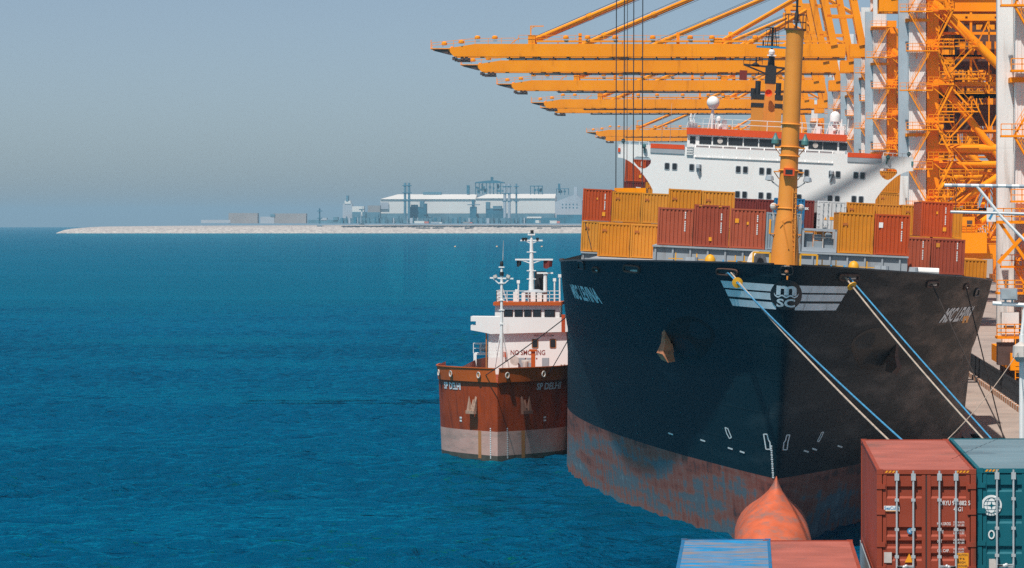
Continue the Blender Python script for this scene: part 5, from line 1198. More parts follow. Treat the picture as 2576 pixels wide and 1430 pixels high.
# ------------------------------------------------------------------ cranes (local: x from the seaward leg face, y from the near leg, z from the quay)
XL = 25.0
def wx(xv, Yr=760.0): return (xv - VX) * Yr / F - XL
def wz(yv, Yr=760.0): return H - (yv - VY) * Yr / F - ZQ
BN, BF_ = 5.6, 11.8; BW = 1.5      # the two boom girders in y
zb0, zb1_ = wz(140), wz(107)
HX, HZ = -4.0, zb1_               # boom hinge
def crane_parts(root, raised=False, near_detail=False):
    def put(b, name, m, parent=root, boom=False, smooth=False):
        o = b.build(name, M[m], parent, smooth)
        if boom and raised:
            o.matrix_local = Matrix.Translation((HX, 0, HZ)) @ Matrix.Rotation(R(80), 4, 'Y') @ Matrix.Translation((-HX, 0, -HZ))
        return o
    # legs
    for y0 in (0.0, 18.0):
        b = MB(); b.box(1.75, 4.55, y0, y0 + 2.2, 4.6, 67.5); 
        if near_detail or True:
            for i in range(7): b.box(1.85 + i * .4, 1.95 + i * .4, y0 - .05, y0 - .002, 5, 67)
        lg = put(b, 'leg', 'crane_white')
        if y0 == 0:
            b = MB(); b.box(0.12, 1.72, y0 + 2.4, y0 + 4.2, 25, 62); put(b, 'leg_rib', 'crane_white' if near_detail else 'crane_shaded')  # upper column coloured as white in shadow, except on the nearest crane
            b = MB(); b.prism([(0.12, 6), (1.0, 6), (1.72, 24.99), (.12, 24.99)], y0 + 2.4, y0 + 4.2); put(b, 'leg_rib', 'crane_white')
        b = MB(); b.box(34, 36.8, y0, y0 + 2.2, 4.6, 56); put(b, 'leg', 'crane')
        b = MB(); b.box(4.75, 6.7, y0 + .6, y0 + 2.6, 8, 60); put(b, 'lift_shaft', 'crane')
        for z in (58, 50.5, 31.5): put(MB().box(1.2, 5.2, y0 - .35, y0 + 2.6, z, z + .5), 'leg_collar', 'crane')
    b = MB(); b.box(1.0, 5.2, -3.5, 24.0, 2.9, 4.59); put(b, 'sill_beam', 'crane')
    b = MB(); b.box(33.4, 37.2, -3.5, 24.0, 2.9, 4.59); put(b, 'sill_beam', 'crane')
    for y0 in (-3, 1.5, 16.5, 21):
        b = MB(); b.box(1.9, 4.3, y0, y0 + 3.2, .9, 2.89); 
        for k in (.7, 2.4): b.tube((2.4, y0 + k, .45), (3.8, y0 + k, .45), .44, 12)
        put(b, 'bogie', 'crane_dark')
    # frames in the two leg planes
    for y0 in (.2, 18.2):
        b = MB()
        b.tube((4.6, y0 + 1, 55), (34, y0 + 1, 26.5), .78, 12); put(b, 'diagonal_brace', 'crane', smooth=True)
        b = MB(); b.tube((4.6, y0 + 1, 43.5), (22, y0 + 1, 21.5), .62, 12); put(b, 'diagonal_brace', 'crane', smooth=True)
        b = MB(); b.tube((4.6, y0 + 1, 29.5), (34, y0 + 1, 29.5), .72, 12); put(b, 'tie_beam', 'crane', smooth=True)
        b = MB(); b.tube((4.6, y0 + 1, 26.9), (34, y0 + 1, 26.9), .55, 12); put(b, 'tie_beam', 'crane', smooth=True)
        b = MB(); b.tube((4.6, y0 + 1, 17.0), (20, y0 + 1, 27.0), .66, 12); b.tube((8.5, y0 + 1, 13.5), (24, y0 + 1, 24.5), .55, 12); put(b, 'knee_brace', 'crane', smooth=True)
        b = MB(); b.box(4.56, 34, y0 + .2, y0 + 1.8, 11.2, 13.6); put(b, 'portal_beam', 'crane')
        b = MB(); b.box(-3, 37, BN if y0 < 5 else BF_, (BN if y0 < 5 else BF_) + BW, zb0, zb1_); put(b, 'bridge_girder', 'crane')
    b = MB()
    for k in range(5): b.tube((5 + k * 4.5, 1.2, 30 if k % 2 else 20), (9.5 + k * 4.5, 19.2, 20 if k % 2 else 30), .4, 8)
    put(b, 'cross_brace', 'crane', smooth=True)
    b = MB(); b.box(1.8, 4.5, 2.21, 17.99, 50.0, 51.6); b.box(1.8, 4.5, 2.21, 17.99, 61, 63); b.box(1.8, 4.5, 2.21, 17.99, 30.0, 31.2); put(b, 'leg_tie', 'crane')
    rnd = random.Random(21)
    for (ya, nm) in ((3.2, 'lattice_panel'), (9.4, 'lattice_panel'), (15.4, 'lattice_panel')):
        b = MB(); xs = [6.5 + 2.9 * i for i in range(10)]
        for zlo, zhi in ((14.0, 19.5), (19.5, 25.5), (32.5, 38.5), (38.5, 45), (45, 51)):
            for i, (xa, xb) in enumerate(zip(xs, xs[1:])):
                if rnd.random() < .25: continue
                b.bar((xa, ya, zlo), (xb, ya, zhi), .22) if (i + int(zlo)) % 2 else b.bar((xa, ya, zhi), (xb, ya, zlo), .22)
                b.bar((xb, ya, zlo), (xb, ya, zhi), .2)
            b.bar((xs[0], ya, zlo), (xs[-1], ya, zlo), .34); b.bar((xs[0], ya, zhi), (xs[-1], ya, zhi), .34)
        put(b, nm, 'crane')
    b = MB()
    for i in range(7):
        z = 14 + i * 5.4; xa, xb = (7.5, 12.5) if i % 2 else (12.5, 7.5)
        for yy in (-.5, .1): b.bar((xa, yy, z), (xb, yy, z + 5.4), .1, .26)
        b.bar((xa, -.55, z + 1.1), (xb, -.55, z + 6.5), .07); b.box(6.8, 13.2, -.7, .15, z - .1, z + .1); b.rail([(6.8, -.7, z + .1), (13.2, -.7, z + .1)], 1.1, 1.0, .045)
    put(b, 'service_stair', 'crane')
    b = MB(); b.box(10, 22, 6, 12, 43, 49.5); b.box(12, 20, 7, 11, 33.5, 37.0); put(b, 'trolley_house', 'rust_dark')
    for i in range(8):
        x = 10.5 + i * 1.45; put(MB().box(x, x + .9, 5.93, 5.99, 45, 47.5), 'house_panel', 'crane')
    # stairs up the near leg
    b = MB(); rl = MB(); zs = [6.5 + i * 6.5 for i in range(9)]
    for i, z in enumerate(zs):
        b.box(.2 if i % 2 else 1.2, 5.6 if i % 2 else 6.6, -1.75, -.15, z, z + .2)
        rl.rail([((.2 if i % 2 else 1.2), -1.7, z + .2), ((5.6 if i % 2 else 6.6), -1.7, z + .2)], 1.1, 1.0, .045)
        if i < len(zs) - 1:
            xa, xb = (5.2, 1.6) if i % 2 == 0 else (1.6, 5.2)
            for yy in (-1.6, -.9): b.bar((xa, yy, z + .2), (xb, yy, z + 6.5), .08, .2)
            for k in range(1, 16): q = k / 16; b.box(xa + (xb - xa) * q - .12, xa + (xb - xa) * q + .12, -1.55, -.95, z + .2 + 6.3 * q - .02, z + .2 + 6.3 * q + .03)
            for hh in (.55, 1.05): rl.bar((xa, -1.62, z + .2 + hh), (xb, -1.62, z + 6.5 + hh), .055)
            for k in range(0, 7): q = k / 6; x = xa + (xb - xa) * q; rl.bar((x, -1.62, z + .2 + 6.3 * q), (x, -1.62, z + .2 + 6.3 * q + 1.05), .06)
        b.bar((3.0, -1.6, z), (3.0, -.05, z - 1.1), .12)
    put(b, 'stairway', 'crane'); put(rl, 'stair_railing', 'crane')
    # landings round the lift shaft and landward stairs
    b = MB()
    for i in range(8):
        z = 9 + i * 6.2; b.box(4.7, 9.2, -.9, .4, z, z + .22); b.rail([(4.9, -.9, z + .2), (9.2, -.9, z + .2), (9.2, .4, z + .2)], 1.1, .9, .045); b.bar((5.2, -.5, z), (8.8, -.5, z - 3.0), .16)
        xa, xb = ((9.0, 6.0) if i % 2 else (6.0, 9.0)); b.bar((xa, -.7, z + .2), (xb, -.7, z + 6.2), .12, .3); b.bar((xa, -.2, z + .2), (xb, -.2, z + 6.2), .12, .3); b.bar((xa, -.7, z + 1.25), (xb, -.7, z + 7.25), .07)
    put(b, 'landing', 'crane')
    # boom girders
    for y0 in (BN, BF_):
        b = MB(); b.prism([(wx(1122), wz(123)), (wx(1136), wz(139)), (HX, zb0), (HX, zb1_), (wx(1190), zb1_), (wx(1122), wz(118))], y0, y0 + BW); put(b, 'boom_girder', 'crane', boom=True)
        b = MB(); b.box(wx(1270), HX, y0 + .3, y0 + 1.2, zb0 - .42, zb0 - .25); 
        for i in range(22): x = wx(1275) + i * 3.15; b.box(x, x + .3, y0 + .3, y0 + 1.2, zb0 - .25, zb0 - .002)
        put(b, 'trolley_rail', 'crane_dark', boom=True)
        b = MB(); b.add([(wx(1077), y0, wz(120.5)), (wx(1122), y0, wz(119)), (wx(1122), y0, wz(132)), (wx(1077), y0 + BW, wz(120.5)), (wx(1122), y0 + BW, wz(119)), (wx(1122), y0 + BW, wz(132))], [(0, 1, 2), (3, 4, 5), (0, 1, 4, 3), (1, 2, 5, 4), (2, 0, 3, 5)]); put(b, 'boom_tip', 'crane_dark', boom=True)
        b = MB(); b.box(wx(1077), wx(1125), y0 - .3, y0 + BW + .3, wz(120.5) + .01, wz(118.2)); put(b, 'tip_platform', 'crane', boom=True)
        b = MB()
        for xv in (1135, 1156, 1167): b.box(wx(xv) - .25, wx(xv) + .35, y0 + .2, y0 + 1.3, wz(148), zb0 - .002)
        b.box(wx(1139), wx(1172), y0 + .4, y0 + 1.1, wz(150), wz(145.5)); put(b, 'end_buffer', 'crane_dark', boom=True)
    b = MB()
    for xv in (1130, 1200, 1300, 1420, 1560, 1700, 1850, 2000): b.box(wx(xv) - .3, wx(xv) + .3, BN + BW, BF_, zb0 + .6, zb1_ - .5)
    put(b, 'boom_cross_tie', 'crane', boom=True)
    # walkway along the boom
    b = MB(); yw = BN + .06
    b.box(wx(1345), HX, yw, BN + .8, zb1_ + .35, zb1_ + .75)
    pts = [(wx(1081), yw, wz(118)), (wx(1190), yw, wz(107)), (wx(1290), yw, wz(106))]
    b.rail(pts, 1.15, 2.6, .05); b.rail([(wx(1300), yw, wz(103)), (HX, yw, wz(104))], 1.5, 3.0, .045)
    b.bar((wx(1282), yw, wz(106)), (wx(1302), yw, wz(92)), .2, .2)
    for i in range(12): x = wx(1400) + i * 4.6; b.bar((x, yw + .3, zb1_ - .1), (x, yw + .3, zb1_ + .4), .2)
    b.bar((wx(1078), yw + .5, wz(120)), (wx(1078), yw + .5, wz(97)), .16)
    put(b, 'boom_walkway', 'crane', boom=True)
    b = MB()
    for i, xv in enumerate((1112, 1155, 1196, 1240, 1420, 1475, 1545, 1640, 1735, 1790, 1900, 1985)):
        z = wz(118) + .6 - max(0, (1190 - xv)) * 0 if xv > 1185 else wz(107) - (1190 - xv) * .0075 + .2
        z = (zb1_ + 1.0) if xv > 1185 else wz(118) + (xv - 1081) / 109 * (wz(107) - wz(118)) + .35
        b.lathe([(.35, z), (.62, z + .1), (.62, z + .55), (.3, z + .75)], (wx(xv), yw + .1, 0), 8)
    put(b, 'boom_floodlight', 'crane', boom=True)
    b = MB(); b.box(wx(1330) - .5, wx(1330) + 1.0, BN + .1, BF_ + 1.4, zb1_ + .002, zb1_ + 1.9); b.bar((wx(1331), BN + .3, zb1_ + 1.9), (wx(1331), BN + .3, wz(61)), .26); b.bar((wx(1330), BN + .3, wz(62)), (wx(1364), BN + .3, wz(62)), .22); b.bar((wx(1331), BN + .3, wz(70)), (wx(1340), BN + .3, wz(63)), .14)
    put(b, 'stay_anchorage', 'crane', boom=True)
    put(MB().box(wx(1452), wx(1460), BN + .2, BN + 1.0, zb1_ + .002, wz(80)), 'boom_post', 'crane', boom=True)
    b = MB(); b.box(wx(1806) - 1.0, wx(1806) + .8, BN + .1, BF_ + 1.4, zb1_ + .002, zb1_ + 1.3); put(b, 'stay_anchorage', 'crane', boom=True)
    for xa_, xb_, yt_ in ((1700, 1708, 77), (1832, 1842, 76)): put(MB().box(wx(xa_), wx(xb_), BN + .9, BN + 1.5, zb1_ + .002, wz(yt_)), 'boom_post', 'crane', boom=True)
    # pylons and stays
    ax, az = wx(2036), zb1_ + 28.0
    for y0 in (BN, BF_):
        b = MB(); b.bar((wx(2100), y0 + .75, zb1_ - .3), (ax - .5, y0 + .75, az), 1.5, 2.2, up=(0, 1, 0)); put(b, 'pylon_leg', 'crane')
        b = MB(); b.bar((wx(2172), y0 + .75, zb1_ - .3), (ax + 6.0, y0 + .75, az), 1.5, 2.2, up=(0, 1, 0)); put(b, 'pylon_leg', 'crane')
        put(MB().bar((wx(2082), y0 - .1, zb1_ + 6), (wx(2150), y0 - .1, zb1_ + 6), .5), 'pylon_tie', 'crane'); put(MB().bar((wx(2070), y0 - .1, zb1_ + 13), (wx(2140), y0 - .1, zb1_ + 13), .5), 'pylon_tie', 'crane')
        if not raised and not (near_detail and y0 == BN):
            b = MB(); b.tube((wx(1340), y0 + .75, wz(95)), (ax, y0 + .75, az - 2.0), .42, 10); fs_ = put(b, 'forestay', 'crane', smooth=True)
            b = MB(); b.tube((wx(1335), y0 + .75, wz(91)), (ax, y0 + .75, az - .8), .07, 5); b.tube((wx(1345), y0 + .9, wz(98)), (ax, y0 + .9, az - 3.0), .05, 5); put(b, 'stay_rope', 'rope')
            b = MB(); sl_ = .58; b.tube((wx(1806), y0 + .75, wz(104)), (ax + .8, y0 + .75, wz(104) + (ax + .8 - wx(1806)) * sl_), .36, 10); put(b, 'forestay', 'crane', smooth=True)
            b = MB()
            for q in (.2, .4, .6): p_ = Vector((wx(1340), y0 + .75, wz(95))).lerp(Vector((ax, y0 + .75, az - 2)), q); b.tube(p_ + Vector((-.5, 0, -.22)), p_ + Vector((.5, 0, .22)), .55, 10)
            put(b, 'stay_clamp', 'crane')
        b = MB(); b.tube((ax, y0 + .75, az - 1), (36, y0 + .75, zb1_), .35, 8); put(b, 'backstay', 'crane')
    b = MB(); b.box(ax - 1.5, ax + 7, BN - .2, BF_ + BW + .2, az, az + 2); put(b, 'pylon_head', 'crane')
    # trolley machinery, cab and spreader under the bridge
    b = MB(); b.box(8, 34, BN - 1, BF_ + 2.5, zb1_ + .6, zb1_ + 7.5); put(b, 'machinery_house', 'crane')
    b = MB()
    for x in range(7, 33, 5): b.box(x, x + .4, 3.2, 3.6, 40.5, zb0 - .3); b.box(x, x + .4, 15.2, 15.6, 40.5, zb0 - .3)
    for z in (40.2, 44.5, 48.5): b.box(6.6, 32, 3.1, 3.5, z, z + .45); b.box(6.6, 32, 15.1, 15.5, z, z + .45)
    b.rail([(6.6, 3.0, 40.6), (32, 3.0, 40.6)], 1.2, 1.2, .05, 2); b.box(6.6, 32, 3.2, 15.4, 40.0, 40.19); put(b, 'gallery', 'crane')
    rnd = random.Random(3)
    for i in range(16):
        x = rnd.uniform(7, 29); z = rnd.uniform(40.7, 50); put(MB().box(x, x + rnd.uniform(.8, 2.8), 5 + rnd.uniform(0, 2), 9, z, z + rnd.uniform(.8, 2.4)), 'gallery_equipment', 'crane_dark')
    b = MB(); cz_ = 32.4; b.box(8.0, 12.4, 5.0, 9.5, cz_, cz_ + 2.6); b.box(8.5, 11.9, 5.4, 9, cz_ + 2.61, cz_ + 3.8)
    for x in (8.6, 10.0, 11.4): b.tube((x, 6, cz_ + 3.8), (x, 6, 40), .12, 6)
    for x in (8.3, 9.7, 11.0): b.tube((x, 4.9, cz_ + 1.7), (x, 5.0, cz_ + 1.7), .45, 10)
    put(b, 'headblock', 'crane_dark')
    b = MB(); b.box(5, 14.5, -2.2, 6, 12.2, 15.6); b.rail([(5, -2.2, 15.6), (14.5, -2.2, 15.6)], 1.3, .9, .05, 2); b.box(8, 12.5, -2.0, 5, 15.62, 18.2) ; put(b, 'electrical_house', 'crane')
    b = MB(); b.box(8.6, 10.4, -2.05, -2.002, 16.2, 17.7); b.box(11.2, 12.1, -2.05, -2.002, 16.6, 17.6); b.box(6.2, 7.4, -2.25, -2.202, 12.8, 14.8); put(b, 'louvre', 'crane_dark')
    # foot platforms and cabinets
    b = MB(); b.box(-.3, 7.5, -3.2, -.2, 6.0, 6.25); b.rail([(-.3, -3.2, 6.25), (7.5, -3.2, 6.25)], 1.2, .9, .05, 2); b.box(-.3, 7.5, -3.2, -.2, 10.4, 10.6); b.rail([(-.3, -3.2, 10.6), (7.5, -3.2, 10.6)], 1.2, .9, .05, 2)
    for k in (0, 1): b.bar((-.2 + k * 4, -3.0, 13.5 - k), (4.5 + k * 3, -3.0, 18.5 - k), .35); b.bar((0 + k * 3, -3.0, 17.5), (4.5 + k * 3, -3.0, 11.0), .3)
    b.box(-.5, 6, -3.4, -.2, 17.4, 17.7); b.rail([(-.5, -3.4, 17.7), (6, -3.4, 17.7)], 1.2, .8, .05, 2)
    for i in range(10): b.box(1.5, 2.3, -3.5, -3.3, .5 + i * .55, .56 + i * .55)
    b.bar((1.5, -3.4, .1), (1.5, -3.4, 6.2), .1); b.bar((2.3, -3.4, .1), (2.3, -3.4, 6.2), .1)
    put(b, 'foot_platform', 'crane')
    b = MB(); b.box(.2, 1.9, -2.6, -1, 6.26, 8.6); b.box(2.2, 3.6, -2.4, -1, 6.26, 9.2); b.lathe([(.7, 6.3), (.75, 9.2), (.4, 9.9)], (5.2, -1.8, 0), 14); put(b, 'cable_cabinet', 'crane_white')
    put(MB().box(-.2, 2.4, -2.8, -.8, 3.4, 5.6), 'drive_unit', 'crane_dark'); put(MB().box(.4, 1.6, -2.62, -2.602, 7.0, 7.3), 'cabinet_plate', 'crane_dark')
    if near_detail:
        b = MB(); b.box(-1.35, -.45, -3.55, -3.45, 17.6, 19.0); sg = put(b, 'bay_sign', 'white')
        b = MB(); b.add([(-1.2, -3.56, 17.9), (-1.0, -3.56, 17.75), (-.55, -3.56, 18.6), (-.6, -3.56, 18.85)], [(0, 1, 2, 3)]); put(b, 'sign_stripe', 'blue', sg)
        b = MB()
        for xv in (1553, 1570, 1573, 1578, 1594, 1619):
            X = (xv - VX) * 366 / F - XL; b.tube((X, BN + 2 if xv % 2 else BF_ - 1, zb0), (X - .1, BN + 2 if xv % 2 else BF_ - 1, 21), .035 if xv in (1570, 1578) else .055, 5)
        put(b, 'hoist_rope', 'rope')
        X0 = (1549 - VX) * 366 / F - XL; b = MB(); b.box(X0, X0 + 3.2, BN - .5, BF_ + 2, 20.2, 21.0); put(b, 'spreader', 'crane')
GC = 'ship to shore gantry cranes along the quay'
specs = [(357.0, 'crane nearest the camera, its white leg cut by the right edge'),
         (592.0, 'crane with thick orange tube braces, right of the bridge wing'),
         (760.0, 'crane whose boom is the topmost and longest across the sky'),
         (840.0, 'crane whose boom runs second from the top'),
         (961.0, 'crane whose boom runs third from the top'),
         (1115.0, 'crane whose boom runs fourth from the top, just above the bridge'),
         (1165.0, 'crane whose boom shows as a thin band right under the fourth boom'),
         (1500.0, 'far crane whose boom tip meets the sky above the left bridge wing'),
         (1590.0, 'farthest crane, its boom low behind the left bridge wing')]
protoN = thing('gantry_crane', 'orange gantry ' + specs[0][1], 'crane', (XL, specs[0][0], ZQ), GC); crane_parts(protoN, near_detail=True)
protoR = thing('gantry_crane', 'orange gantry ' + specs[1][1], 'crane', (XL, specs[1][0], ZQ), GC); crane_parts(protoR, raised=True)
proto = thing('gantry_crane', 'orange gantry ' + specs[2][1], 'crane', (XL, specs[2][0], ZQ), GC); crane_parts(proto)
for (Y, lab) in specs[3:]:
    c = copy_tree(proto); c.location = (XL, Y, ZQ); c['label'] = 'orange gantry ' + lab
for c in [o for o in col.objects if o.name.startswith('gantry_crane')]:
    c.rotation_euler = (0, 0, 0)

# ------------------------------------------------------------------ quay fittings
b = MB()
fn = thing('quay_fence', 'dark post fence with a striped kerb along the quay behind the black bow', 'fence', (25.4, 350, ZQ))
for i in range(60): y = -30 + i * 2.2; MB().bar((0, y, .5), (0, y, 2.6), .28).build('fence_post', M['black'], fn)
for z in (1.3, 2.3): MB().box(-.06, .06, -31, 101, z, z + .1).build('fence_rail', M['black'], fn)
b = MB(); b.box(-.35, .35, -31, 101, .004, .5); kb = b.build('kerb', M['pale'], fn)
b = MB()
for i in range(44): b.box(-.365, .365, -31 + i * 3, -29.5 + i * 3, .006, .505)
b.build('kerb_stripe', M['tk_rust'], kb)
for xr in (28.1, 60.5):
    o = MB().box(xr - .08, xr + .08, 126, 1890, ZQ + .004, ZQ + .09).build('crane_rail', M['crane_dark']); tag(o, 'steel crane rail along the quay, ' + ('nearer the water' if xr < 40 else 'landward one'), 'rail')
for i, (x, y) in enumerate(((18.2, 95 + 35), (18.2, 205), (18.2, 230), (18.2, 246), (18.2, 262), (18.2, 285))):
    b = MB(); b.lathe([(.35, 0), (.28, .15), (.25, .45), (.42, .6), (.40, .75), (.1, .8)], (0, 0, 0), 12); o = b.build('bollard', M['black'], smooth=True); o.location = (x, y, ZQ)
    tag(o, 'squat black iron bollard on the quay edge holding mooring lines', 'bollard', 'mooring bollards on the quay edge')
for i in range(7):
    b = MB(); b.box(0, .9, 0, 2.2, -2.2, -.3); o = b.build('quay_fender', M['black']); o.location = (XQ - .91, 190 + i * 22, ZQ)
    tag(o, 'black rubber block fender on the quay wall', 'fender', 'rubber fenders on the quay wall')

# ------------------------------------------------------------------ mooring lines
def line(a, bpt, sag, r, m, label, n=24):
    a, bpt = Vector(a), Vector(bpt); b = MB(); pts = []
    for i in range(n + 1):
        q = i / n; p = a.lerp(bpt, q); p.z -= sag * 4 * q * (1 - q); pts.append(p)
    b.path(pts, r, 6); o = b.build('mooring_line', M[m], smooth=True); tag(o, label, 'mooring line', 'ropes tying up the ships'); return pts
def hp(xv, yv): return SM @ (hull_hit(xv, yv) + Vector((0, -.1, 0)))
L1 = line(hp(1838, 685), (18.2, 96, ZQ + .5), 1.6, .048, 'rope_pale', 'pale rope sloping down across the dark bow from the left fairlead')
L2 = line(hp(1830, 685), (18.4, 98.5, ZQ + .5), 1.0, .045, 'rope_blue', 'blue rope beside the pale one, from the left fairlead across the bow')
L3 = line(hp(2126, 698), (18.2, 205, ZQ + .5), .5, .055, 'rope_pale', 'pale rope dropping steeply from the right fairlead through the upper yellow disc')
L4 = line(hp(2137, 699), (18.3, 204, ZQ + .5), .1, .05, 'rope_blue', 'blue rope dropping steeply from the right fairlead, outermost of the pair')
line(hp(2345, 715), (18.2, 230, ZQ + .5), .2, .045, 'rope_brown', 'dark wire hanging from the fairlead left of the right hand ship name')
line(hp(2430, 722), (18.2, 246, ZQ + .5), .1, .045, 'rope_brown', 'dark wire passing over the right hand ship name to the quay')
line(P(2565, 880, 106), P(2385, 1104, 92), .15, .012, 'rope_pale', 'thin tan rope rising right from behind the teal container to the white post')
q = tloc(1212, 945, 2) + Vector((TX, TY, 0)); e = Vector((TX - 1.0, TY + tk_y(-1.0, 7.2) - .3, 7.2))
line(e, hp(1424, 798) , .1, .04, 'rope_brown', 'rust coloured rope slanting up from the red tanker bow to the black ship')
e2 = Vector((TX + 4.1, TY + tk_y(4.1, 7.2) - .3, 7.2)); line(e2, hp(1432, 850), .05, .04, 'rope_brown', 'short rope from the right bow of the red tanker up to the black ship')
def disc(pts, k, f, label):
    p = pts[k].lerp(pts[k + 1], f); d = (pts[k + 1] - pts[k]).normalized(); b = MB()
    x = d.cross(Vector((0, 0, 1))).normalized(); y = x.cross(d).normalized(); n_ = 20; vs = []
    for rr, off in ((.10, -.06), (.32, .0), (.32, .05), (.10, .08)):
        for i in range(n_): t = 2 * math.pi * i / n_; vs.append(x * rr * math.cos(t) + y * rr * math.sin(t) + d * off)
    b.add(vs, [(j * n_ + i, j * n_ + (i + 1) % n_, (j + 1) * n_ + (i + 1) % n_, (j + 1) * n_ + i) for j in range(3) for i in range(n_)]); o = b.build('rat_guard', M['yellow']); o.location = p
    tag(o, label, 'rat guard', 'yellow discs on the mooring lines')
disc(L2, 0, .75, 'yellow disc threaded on the ropes at the left of the bow emblem')
disc(L3, 0, .75, 'yellow disc threaded on the ropes at the right of the bow emblem')

# ------------------------------------------------------------------ buoys and far shore plant
for xv, lab in ((1145, 'leftmost'), (1250, 'middle'), (1363, 'rightmost')):
    Y = 2610; p = P(xv, 620.5, Y); zz = sea_z(p.x, Y); b = MB(); b.sphere((0, 0, .25), .8, 12, 8, .8); b.lathe([(.16, .7), (.12, 1.1)], (0, 0, 0), 8)
    o = b.build('mooring_buoy', mat('buoy_' + lab, (0.62, 0.40, 0.25), .6, .15, 2), smooth=True); o.location = (p.x, Y, zz); tag(o, lab + ' of three pale orange buoys in a row on the open water', 'buoy', 'buoys on the open water')
YF = 5560.0
def fp(xv, yv, Y=YF): return P(xv, yv, Y)
GZ = fp(1200, 561).z
def far(name, label, cat, xv, Y=YF, group=None): return thing(name, label, cat, (fp(xv, 561, Y).x, Y, GZ - 1), group)
def fbox(root, part, x0, x1, y0, y1, m, dep=20, dy_=0.0):
    Y = root.location.y; a, c = fp(x0, y0, Y) - root.location, fp(x1, y1, Y) - root.location
    b = MB(); b.box(a.x, c.x, dy_, dy_ + dep, c.z, a.z); return b.build(part, M[m], root)
# long white shed
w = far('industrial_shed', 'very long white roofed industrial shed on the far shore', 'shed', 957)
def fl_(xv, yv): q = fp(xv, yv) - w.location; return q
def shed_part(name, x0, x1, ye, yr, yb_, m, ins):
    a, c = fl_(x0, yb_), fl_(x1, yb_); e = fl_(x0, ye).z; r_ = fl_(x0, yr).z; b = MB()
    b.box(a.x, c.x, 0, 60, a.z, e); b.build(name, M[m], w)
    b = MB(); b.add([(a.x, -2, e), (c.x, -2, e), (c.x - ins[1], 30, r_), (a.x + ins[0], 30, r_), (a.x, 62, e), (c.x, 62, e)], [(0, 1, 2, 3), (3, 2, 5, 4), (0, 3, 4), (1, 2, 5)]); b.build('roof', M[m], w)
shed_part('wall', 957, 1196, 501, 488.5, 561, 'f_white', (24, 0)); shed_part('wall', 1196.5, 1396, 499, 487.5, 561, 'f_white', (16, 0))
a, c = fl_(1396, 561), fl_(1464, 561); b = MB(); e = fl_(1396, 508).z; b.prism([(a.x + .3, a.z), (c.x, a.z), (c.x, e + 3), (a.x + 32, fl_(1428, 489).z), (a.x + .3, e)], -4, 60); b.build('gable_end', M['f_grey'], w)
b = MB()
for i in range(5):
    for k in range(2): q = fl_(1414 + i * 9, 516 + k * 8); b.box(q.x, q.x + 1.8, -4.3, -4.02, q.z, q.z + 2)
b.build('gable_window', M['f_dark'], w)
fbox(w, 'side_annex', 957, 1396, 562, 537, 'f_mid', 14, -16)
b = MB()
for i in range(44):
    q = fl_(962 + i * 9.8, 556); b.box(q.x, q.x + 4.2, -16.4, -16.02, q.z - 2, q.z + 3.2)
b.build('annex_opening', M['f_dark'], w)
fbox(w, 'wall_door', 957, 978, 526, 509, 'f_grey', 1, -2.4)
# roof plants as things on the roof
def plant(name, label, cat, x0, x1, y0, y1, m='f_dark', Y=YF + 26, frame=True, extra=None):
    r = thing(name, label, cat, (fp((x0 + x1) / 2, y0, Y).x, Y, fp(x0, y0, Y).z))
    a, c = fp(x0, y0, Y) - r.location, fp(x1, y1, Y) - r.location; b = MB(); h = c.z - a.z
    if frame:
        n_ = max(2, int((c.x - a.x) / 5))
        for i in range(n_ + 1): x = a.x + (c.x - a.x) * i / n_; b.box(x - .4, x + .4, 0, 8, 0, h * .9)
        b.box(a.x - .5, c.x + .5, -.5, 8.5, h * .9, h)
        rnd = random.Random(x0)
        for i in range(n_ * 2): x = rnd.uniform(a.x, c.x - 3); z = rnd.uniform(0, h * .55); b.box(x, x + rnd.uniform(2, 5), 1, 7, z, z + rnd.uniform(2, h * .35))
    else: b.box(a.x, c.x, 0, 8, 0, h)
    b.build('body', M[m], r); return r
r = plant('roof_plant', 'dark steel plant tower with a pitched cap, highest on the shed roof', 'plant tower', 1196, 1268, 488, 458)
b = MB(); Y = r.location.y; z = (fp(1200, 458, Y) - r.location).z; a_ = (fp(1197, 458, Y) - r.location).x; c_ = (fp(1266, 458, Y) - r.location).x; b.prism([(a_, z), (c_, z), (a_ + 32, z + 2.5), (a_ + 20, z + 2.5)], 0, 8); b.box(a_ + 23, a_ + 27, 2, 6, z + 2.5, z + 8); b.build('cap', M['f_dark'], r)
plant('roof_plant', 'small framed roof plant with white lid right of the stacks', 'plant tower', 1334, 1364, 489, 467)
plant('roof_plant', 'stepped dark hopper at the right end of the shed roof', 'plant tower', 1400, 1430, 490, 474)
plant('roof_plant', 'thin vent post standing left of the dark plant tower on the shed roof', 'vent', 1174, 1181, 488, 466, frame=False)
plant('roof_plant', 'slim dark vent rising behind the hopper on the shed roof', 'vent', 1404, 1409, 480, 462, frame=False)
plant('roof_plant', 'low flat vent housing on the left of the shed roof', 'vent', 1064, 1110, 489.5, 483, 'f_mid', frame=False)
plant('roof_plant', 'pale pipe pair at the far right end of the shed', 'vent', 1444, 1452, 505, 470, 'f_grey', frame=False)
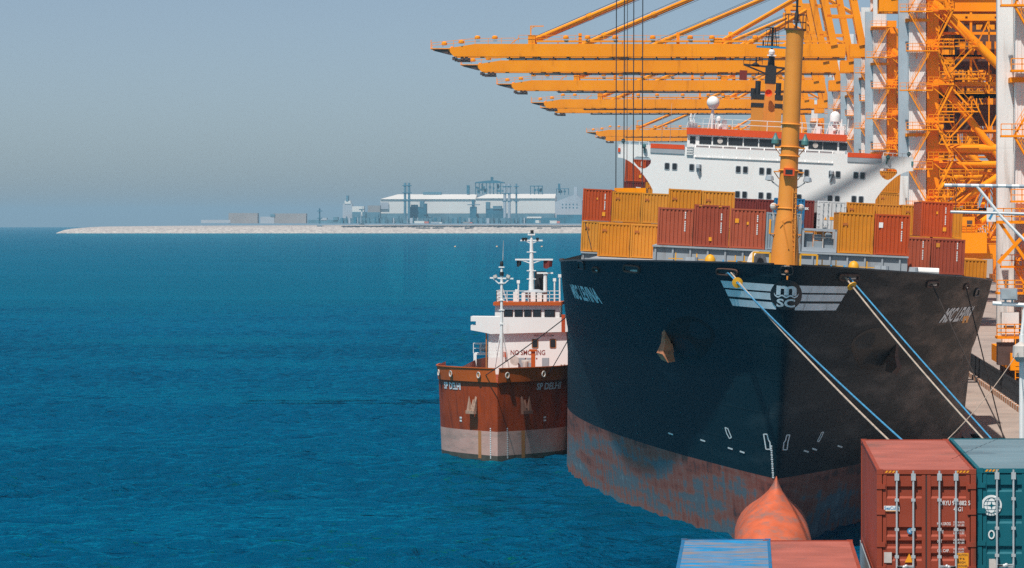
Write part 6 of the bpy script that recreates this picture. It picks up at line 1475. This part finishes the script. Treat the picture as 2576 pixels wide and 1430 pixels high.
def stack(label, xs, y_top, w_=5.0, m='f_grey', bridge_=None):
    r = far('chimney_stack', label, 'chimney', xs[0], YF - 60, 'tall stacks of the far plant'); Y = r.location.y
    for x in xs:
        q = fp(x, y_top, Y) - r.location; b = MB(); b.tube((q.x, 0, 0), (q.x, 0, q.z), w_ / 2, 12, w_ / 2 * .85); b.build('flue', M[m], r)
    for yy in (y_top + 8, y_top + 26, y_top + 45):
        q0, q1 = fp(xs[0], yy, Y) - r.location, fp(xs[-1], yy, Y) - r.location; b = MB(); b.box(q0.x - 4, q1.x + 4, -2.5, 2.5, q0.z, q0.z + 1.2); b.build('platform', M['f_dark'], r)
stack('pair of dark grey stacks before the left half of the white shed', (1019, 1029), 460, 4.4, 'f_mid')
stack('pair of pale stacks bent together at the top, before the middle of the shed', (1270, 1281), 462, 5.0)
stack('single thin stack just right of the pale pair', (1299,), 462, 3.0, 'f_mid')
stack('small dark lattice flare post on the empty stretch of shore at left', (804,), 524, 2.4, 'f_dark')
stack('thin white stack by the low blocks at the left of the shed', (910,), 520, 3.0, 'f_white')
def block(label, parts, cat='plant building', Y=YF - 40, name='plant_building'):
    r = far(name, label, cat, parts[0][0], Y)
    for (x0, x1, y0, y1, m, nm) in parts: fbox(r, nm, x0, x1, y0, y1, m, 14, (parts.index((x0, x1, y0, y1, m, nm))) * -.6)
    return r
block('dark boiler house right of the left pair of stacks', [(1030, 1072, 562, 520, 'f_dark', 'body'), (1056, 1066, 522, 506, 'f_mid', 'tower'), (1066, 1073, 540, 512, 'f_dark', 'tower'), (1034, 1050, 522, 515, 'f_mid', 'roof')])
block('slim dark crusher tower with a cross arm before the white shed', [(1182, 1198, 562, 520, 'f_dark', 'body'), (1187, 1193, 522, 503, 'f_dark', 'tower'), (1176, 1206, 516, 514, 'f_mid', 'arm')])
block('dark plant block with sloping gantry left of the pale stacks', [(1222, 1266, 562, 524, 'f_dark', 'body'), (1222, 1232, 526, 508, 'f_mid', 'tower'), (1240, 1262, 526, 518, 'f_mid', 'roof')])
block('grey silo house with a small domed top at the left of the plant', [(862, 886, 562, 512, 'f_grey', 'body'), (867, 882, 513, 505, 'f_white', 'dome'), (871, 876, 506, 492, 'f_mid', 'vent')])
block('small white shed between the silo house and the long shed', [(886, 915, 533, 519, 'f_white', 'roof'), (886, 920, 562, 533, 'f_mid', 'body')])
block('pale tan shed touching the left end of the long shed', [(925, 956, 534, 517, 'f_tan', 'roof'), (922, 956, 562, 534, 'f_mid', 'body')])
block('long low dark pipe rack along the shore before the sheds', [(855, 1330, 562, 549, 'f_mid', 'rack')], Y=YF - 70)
rk = [o for o in col.objects if o.get('label', '').startswith('long low dark pipe rack')][0]; rnd = random.Random(5)
for i in range(46):
    x = 860 + i * 10.2 + rnd.uniform(-3, 3); w_ = rnd.choice((1.2, 1.5, 3, 5, 7)); t_ = rnd.uniform(538, 548) if w_ < 3 else rnd.uniform(545, 549)
    fbox(rk, 'rack_vessel' if w_ > 2 else 'rack_post', x, x + w_, 562, t_, rnd.choice(('f_dark', 'f_dark', 'f_mid', 'f_grey')), 6, -8 - (i % 3))
block('low dark store right of the stacks, under the shed', [(1305, 1420, 562, 548, 'f_dark', 'body'), (1325, 1362, 549, 545, 'f_white', 'roof')], Y=YF - 72)
block('dark block under the grey gable at the right end of the shed', [(1400, 1464, 562, 540, 'f_dark', 'body')], Y=YF - 70)
block('long tan warehouse standing alone at the left of the far plant', [(575, 648, 562, 536, 'f_tan', 'body'), (506, 580, 561, 553, 'f_grey', 'annex')], Y=YF - 30)
block('grey flat warehouse left of the lattice flare post', [(688, 770, 562, 537, 'f_tan', 'body'), (655, 690, 562, 545, 'f_grey', 'annex'), (680, 692, 545, 539, 'f_mid', 'vent')], Y=YF - 30)
block('low grey works at the shore between the flare post and the silo house', [(775, 862, 562, 553, 'f_mid', 'body'), (808, 822, 554, 548, 'f_grey', 'roof'), (838, 850, 554, 546, 'f_mid', 'roof')], Y=YF - 30)
def truck(label, x0, x1, yb_, yt, m1, m2=None):
    r = far('site_truck', label, 'truck', x0, YF - 90, 'trucks parked on the far shore'); r.location.z = GZ - .5
    Y = r.location.y; xm = x0 + (x1 - x0) * (.7 if m2 else 1)
    fbox(r, 'cargo_box', x0, xm, yb_, yt, m1, 6, 0)
    if m2: fbox(r, 'cab', xm + .4, x1, yb_, yt + 1, m2, 5, .4)
truck('white and red truck parked on the shore before the boiler house', 1042, 1078, 562, 556, 'f_white', 'f_red')
truck('pale blue low trailer right of the white and red truck', 1084, 1112, 562, 558, 'f_grey', 'f_white')
truck('white box van under the right half of the white shed', 1347, 1360, 561, 554, 'f_white', 'f_tan')
truck('pink and white truck at the right end of the far shore', 1383, 1408, 562, 555, 'f_white', 'f_red')
truck('tan dumper on the shore below the slim crusher tower', 1165, 1188, 562, 558, 'f_tan', 'f_red')

# ------------------------------------------------------------------ haze
hm = bpy.data.materials.new('haze_air'); hm.use_nodes = True; hn = hm.node_tree; hn.nodes.clear()
pv = hn.nodes.new("ShaderNodeVolumePrincipled"); pv.inputs['Color'].default_value = (0.44, 0.74, 0.97, 1); pv.inputs['Density'].default_value = 0.00007; pv.inputs['Anisotropy'].default_value = 0.0
oo = hn.nodes.new("ShaderNodeOutputMaterial"); hn.links.new(pv.outputs[0], oo.inputs['Volume'])
b = MB(); b.box(-27000, 27000, -27000, 27000, -50.0, 100.0); hz = b.build('haze', hm); tag(hz, 'pale sea haze', None, kind='stuff')
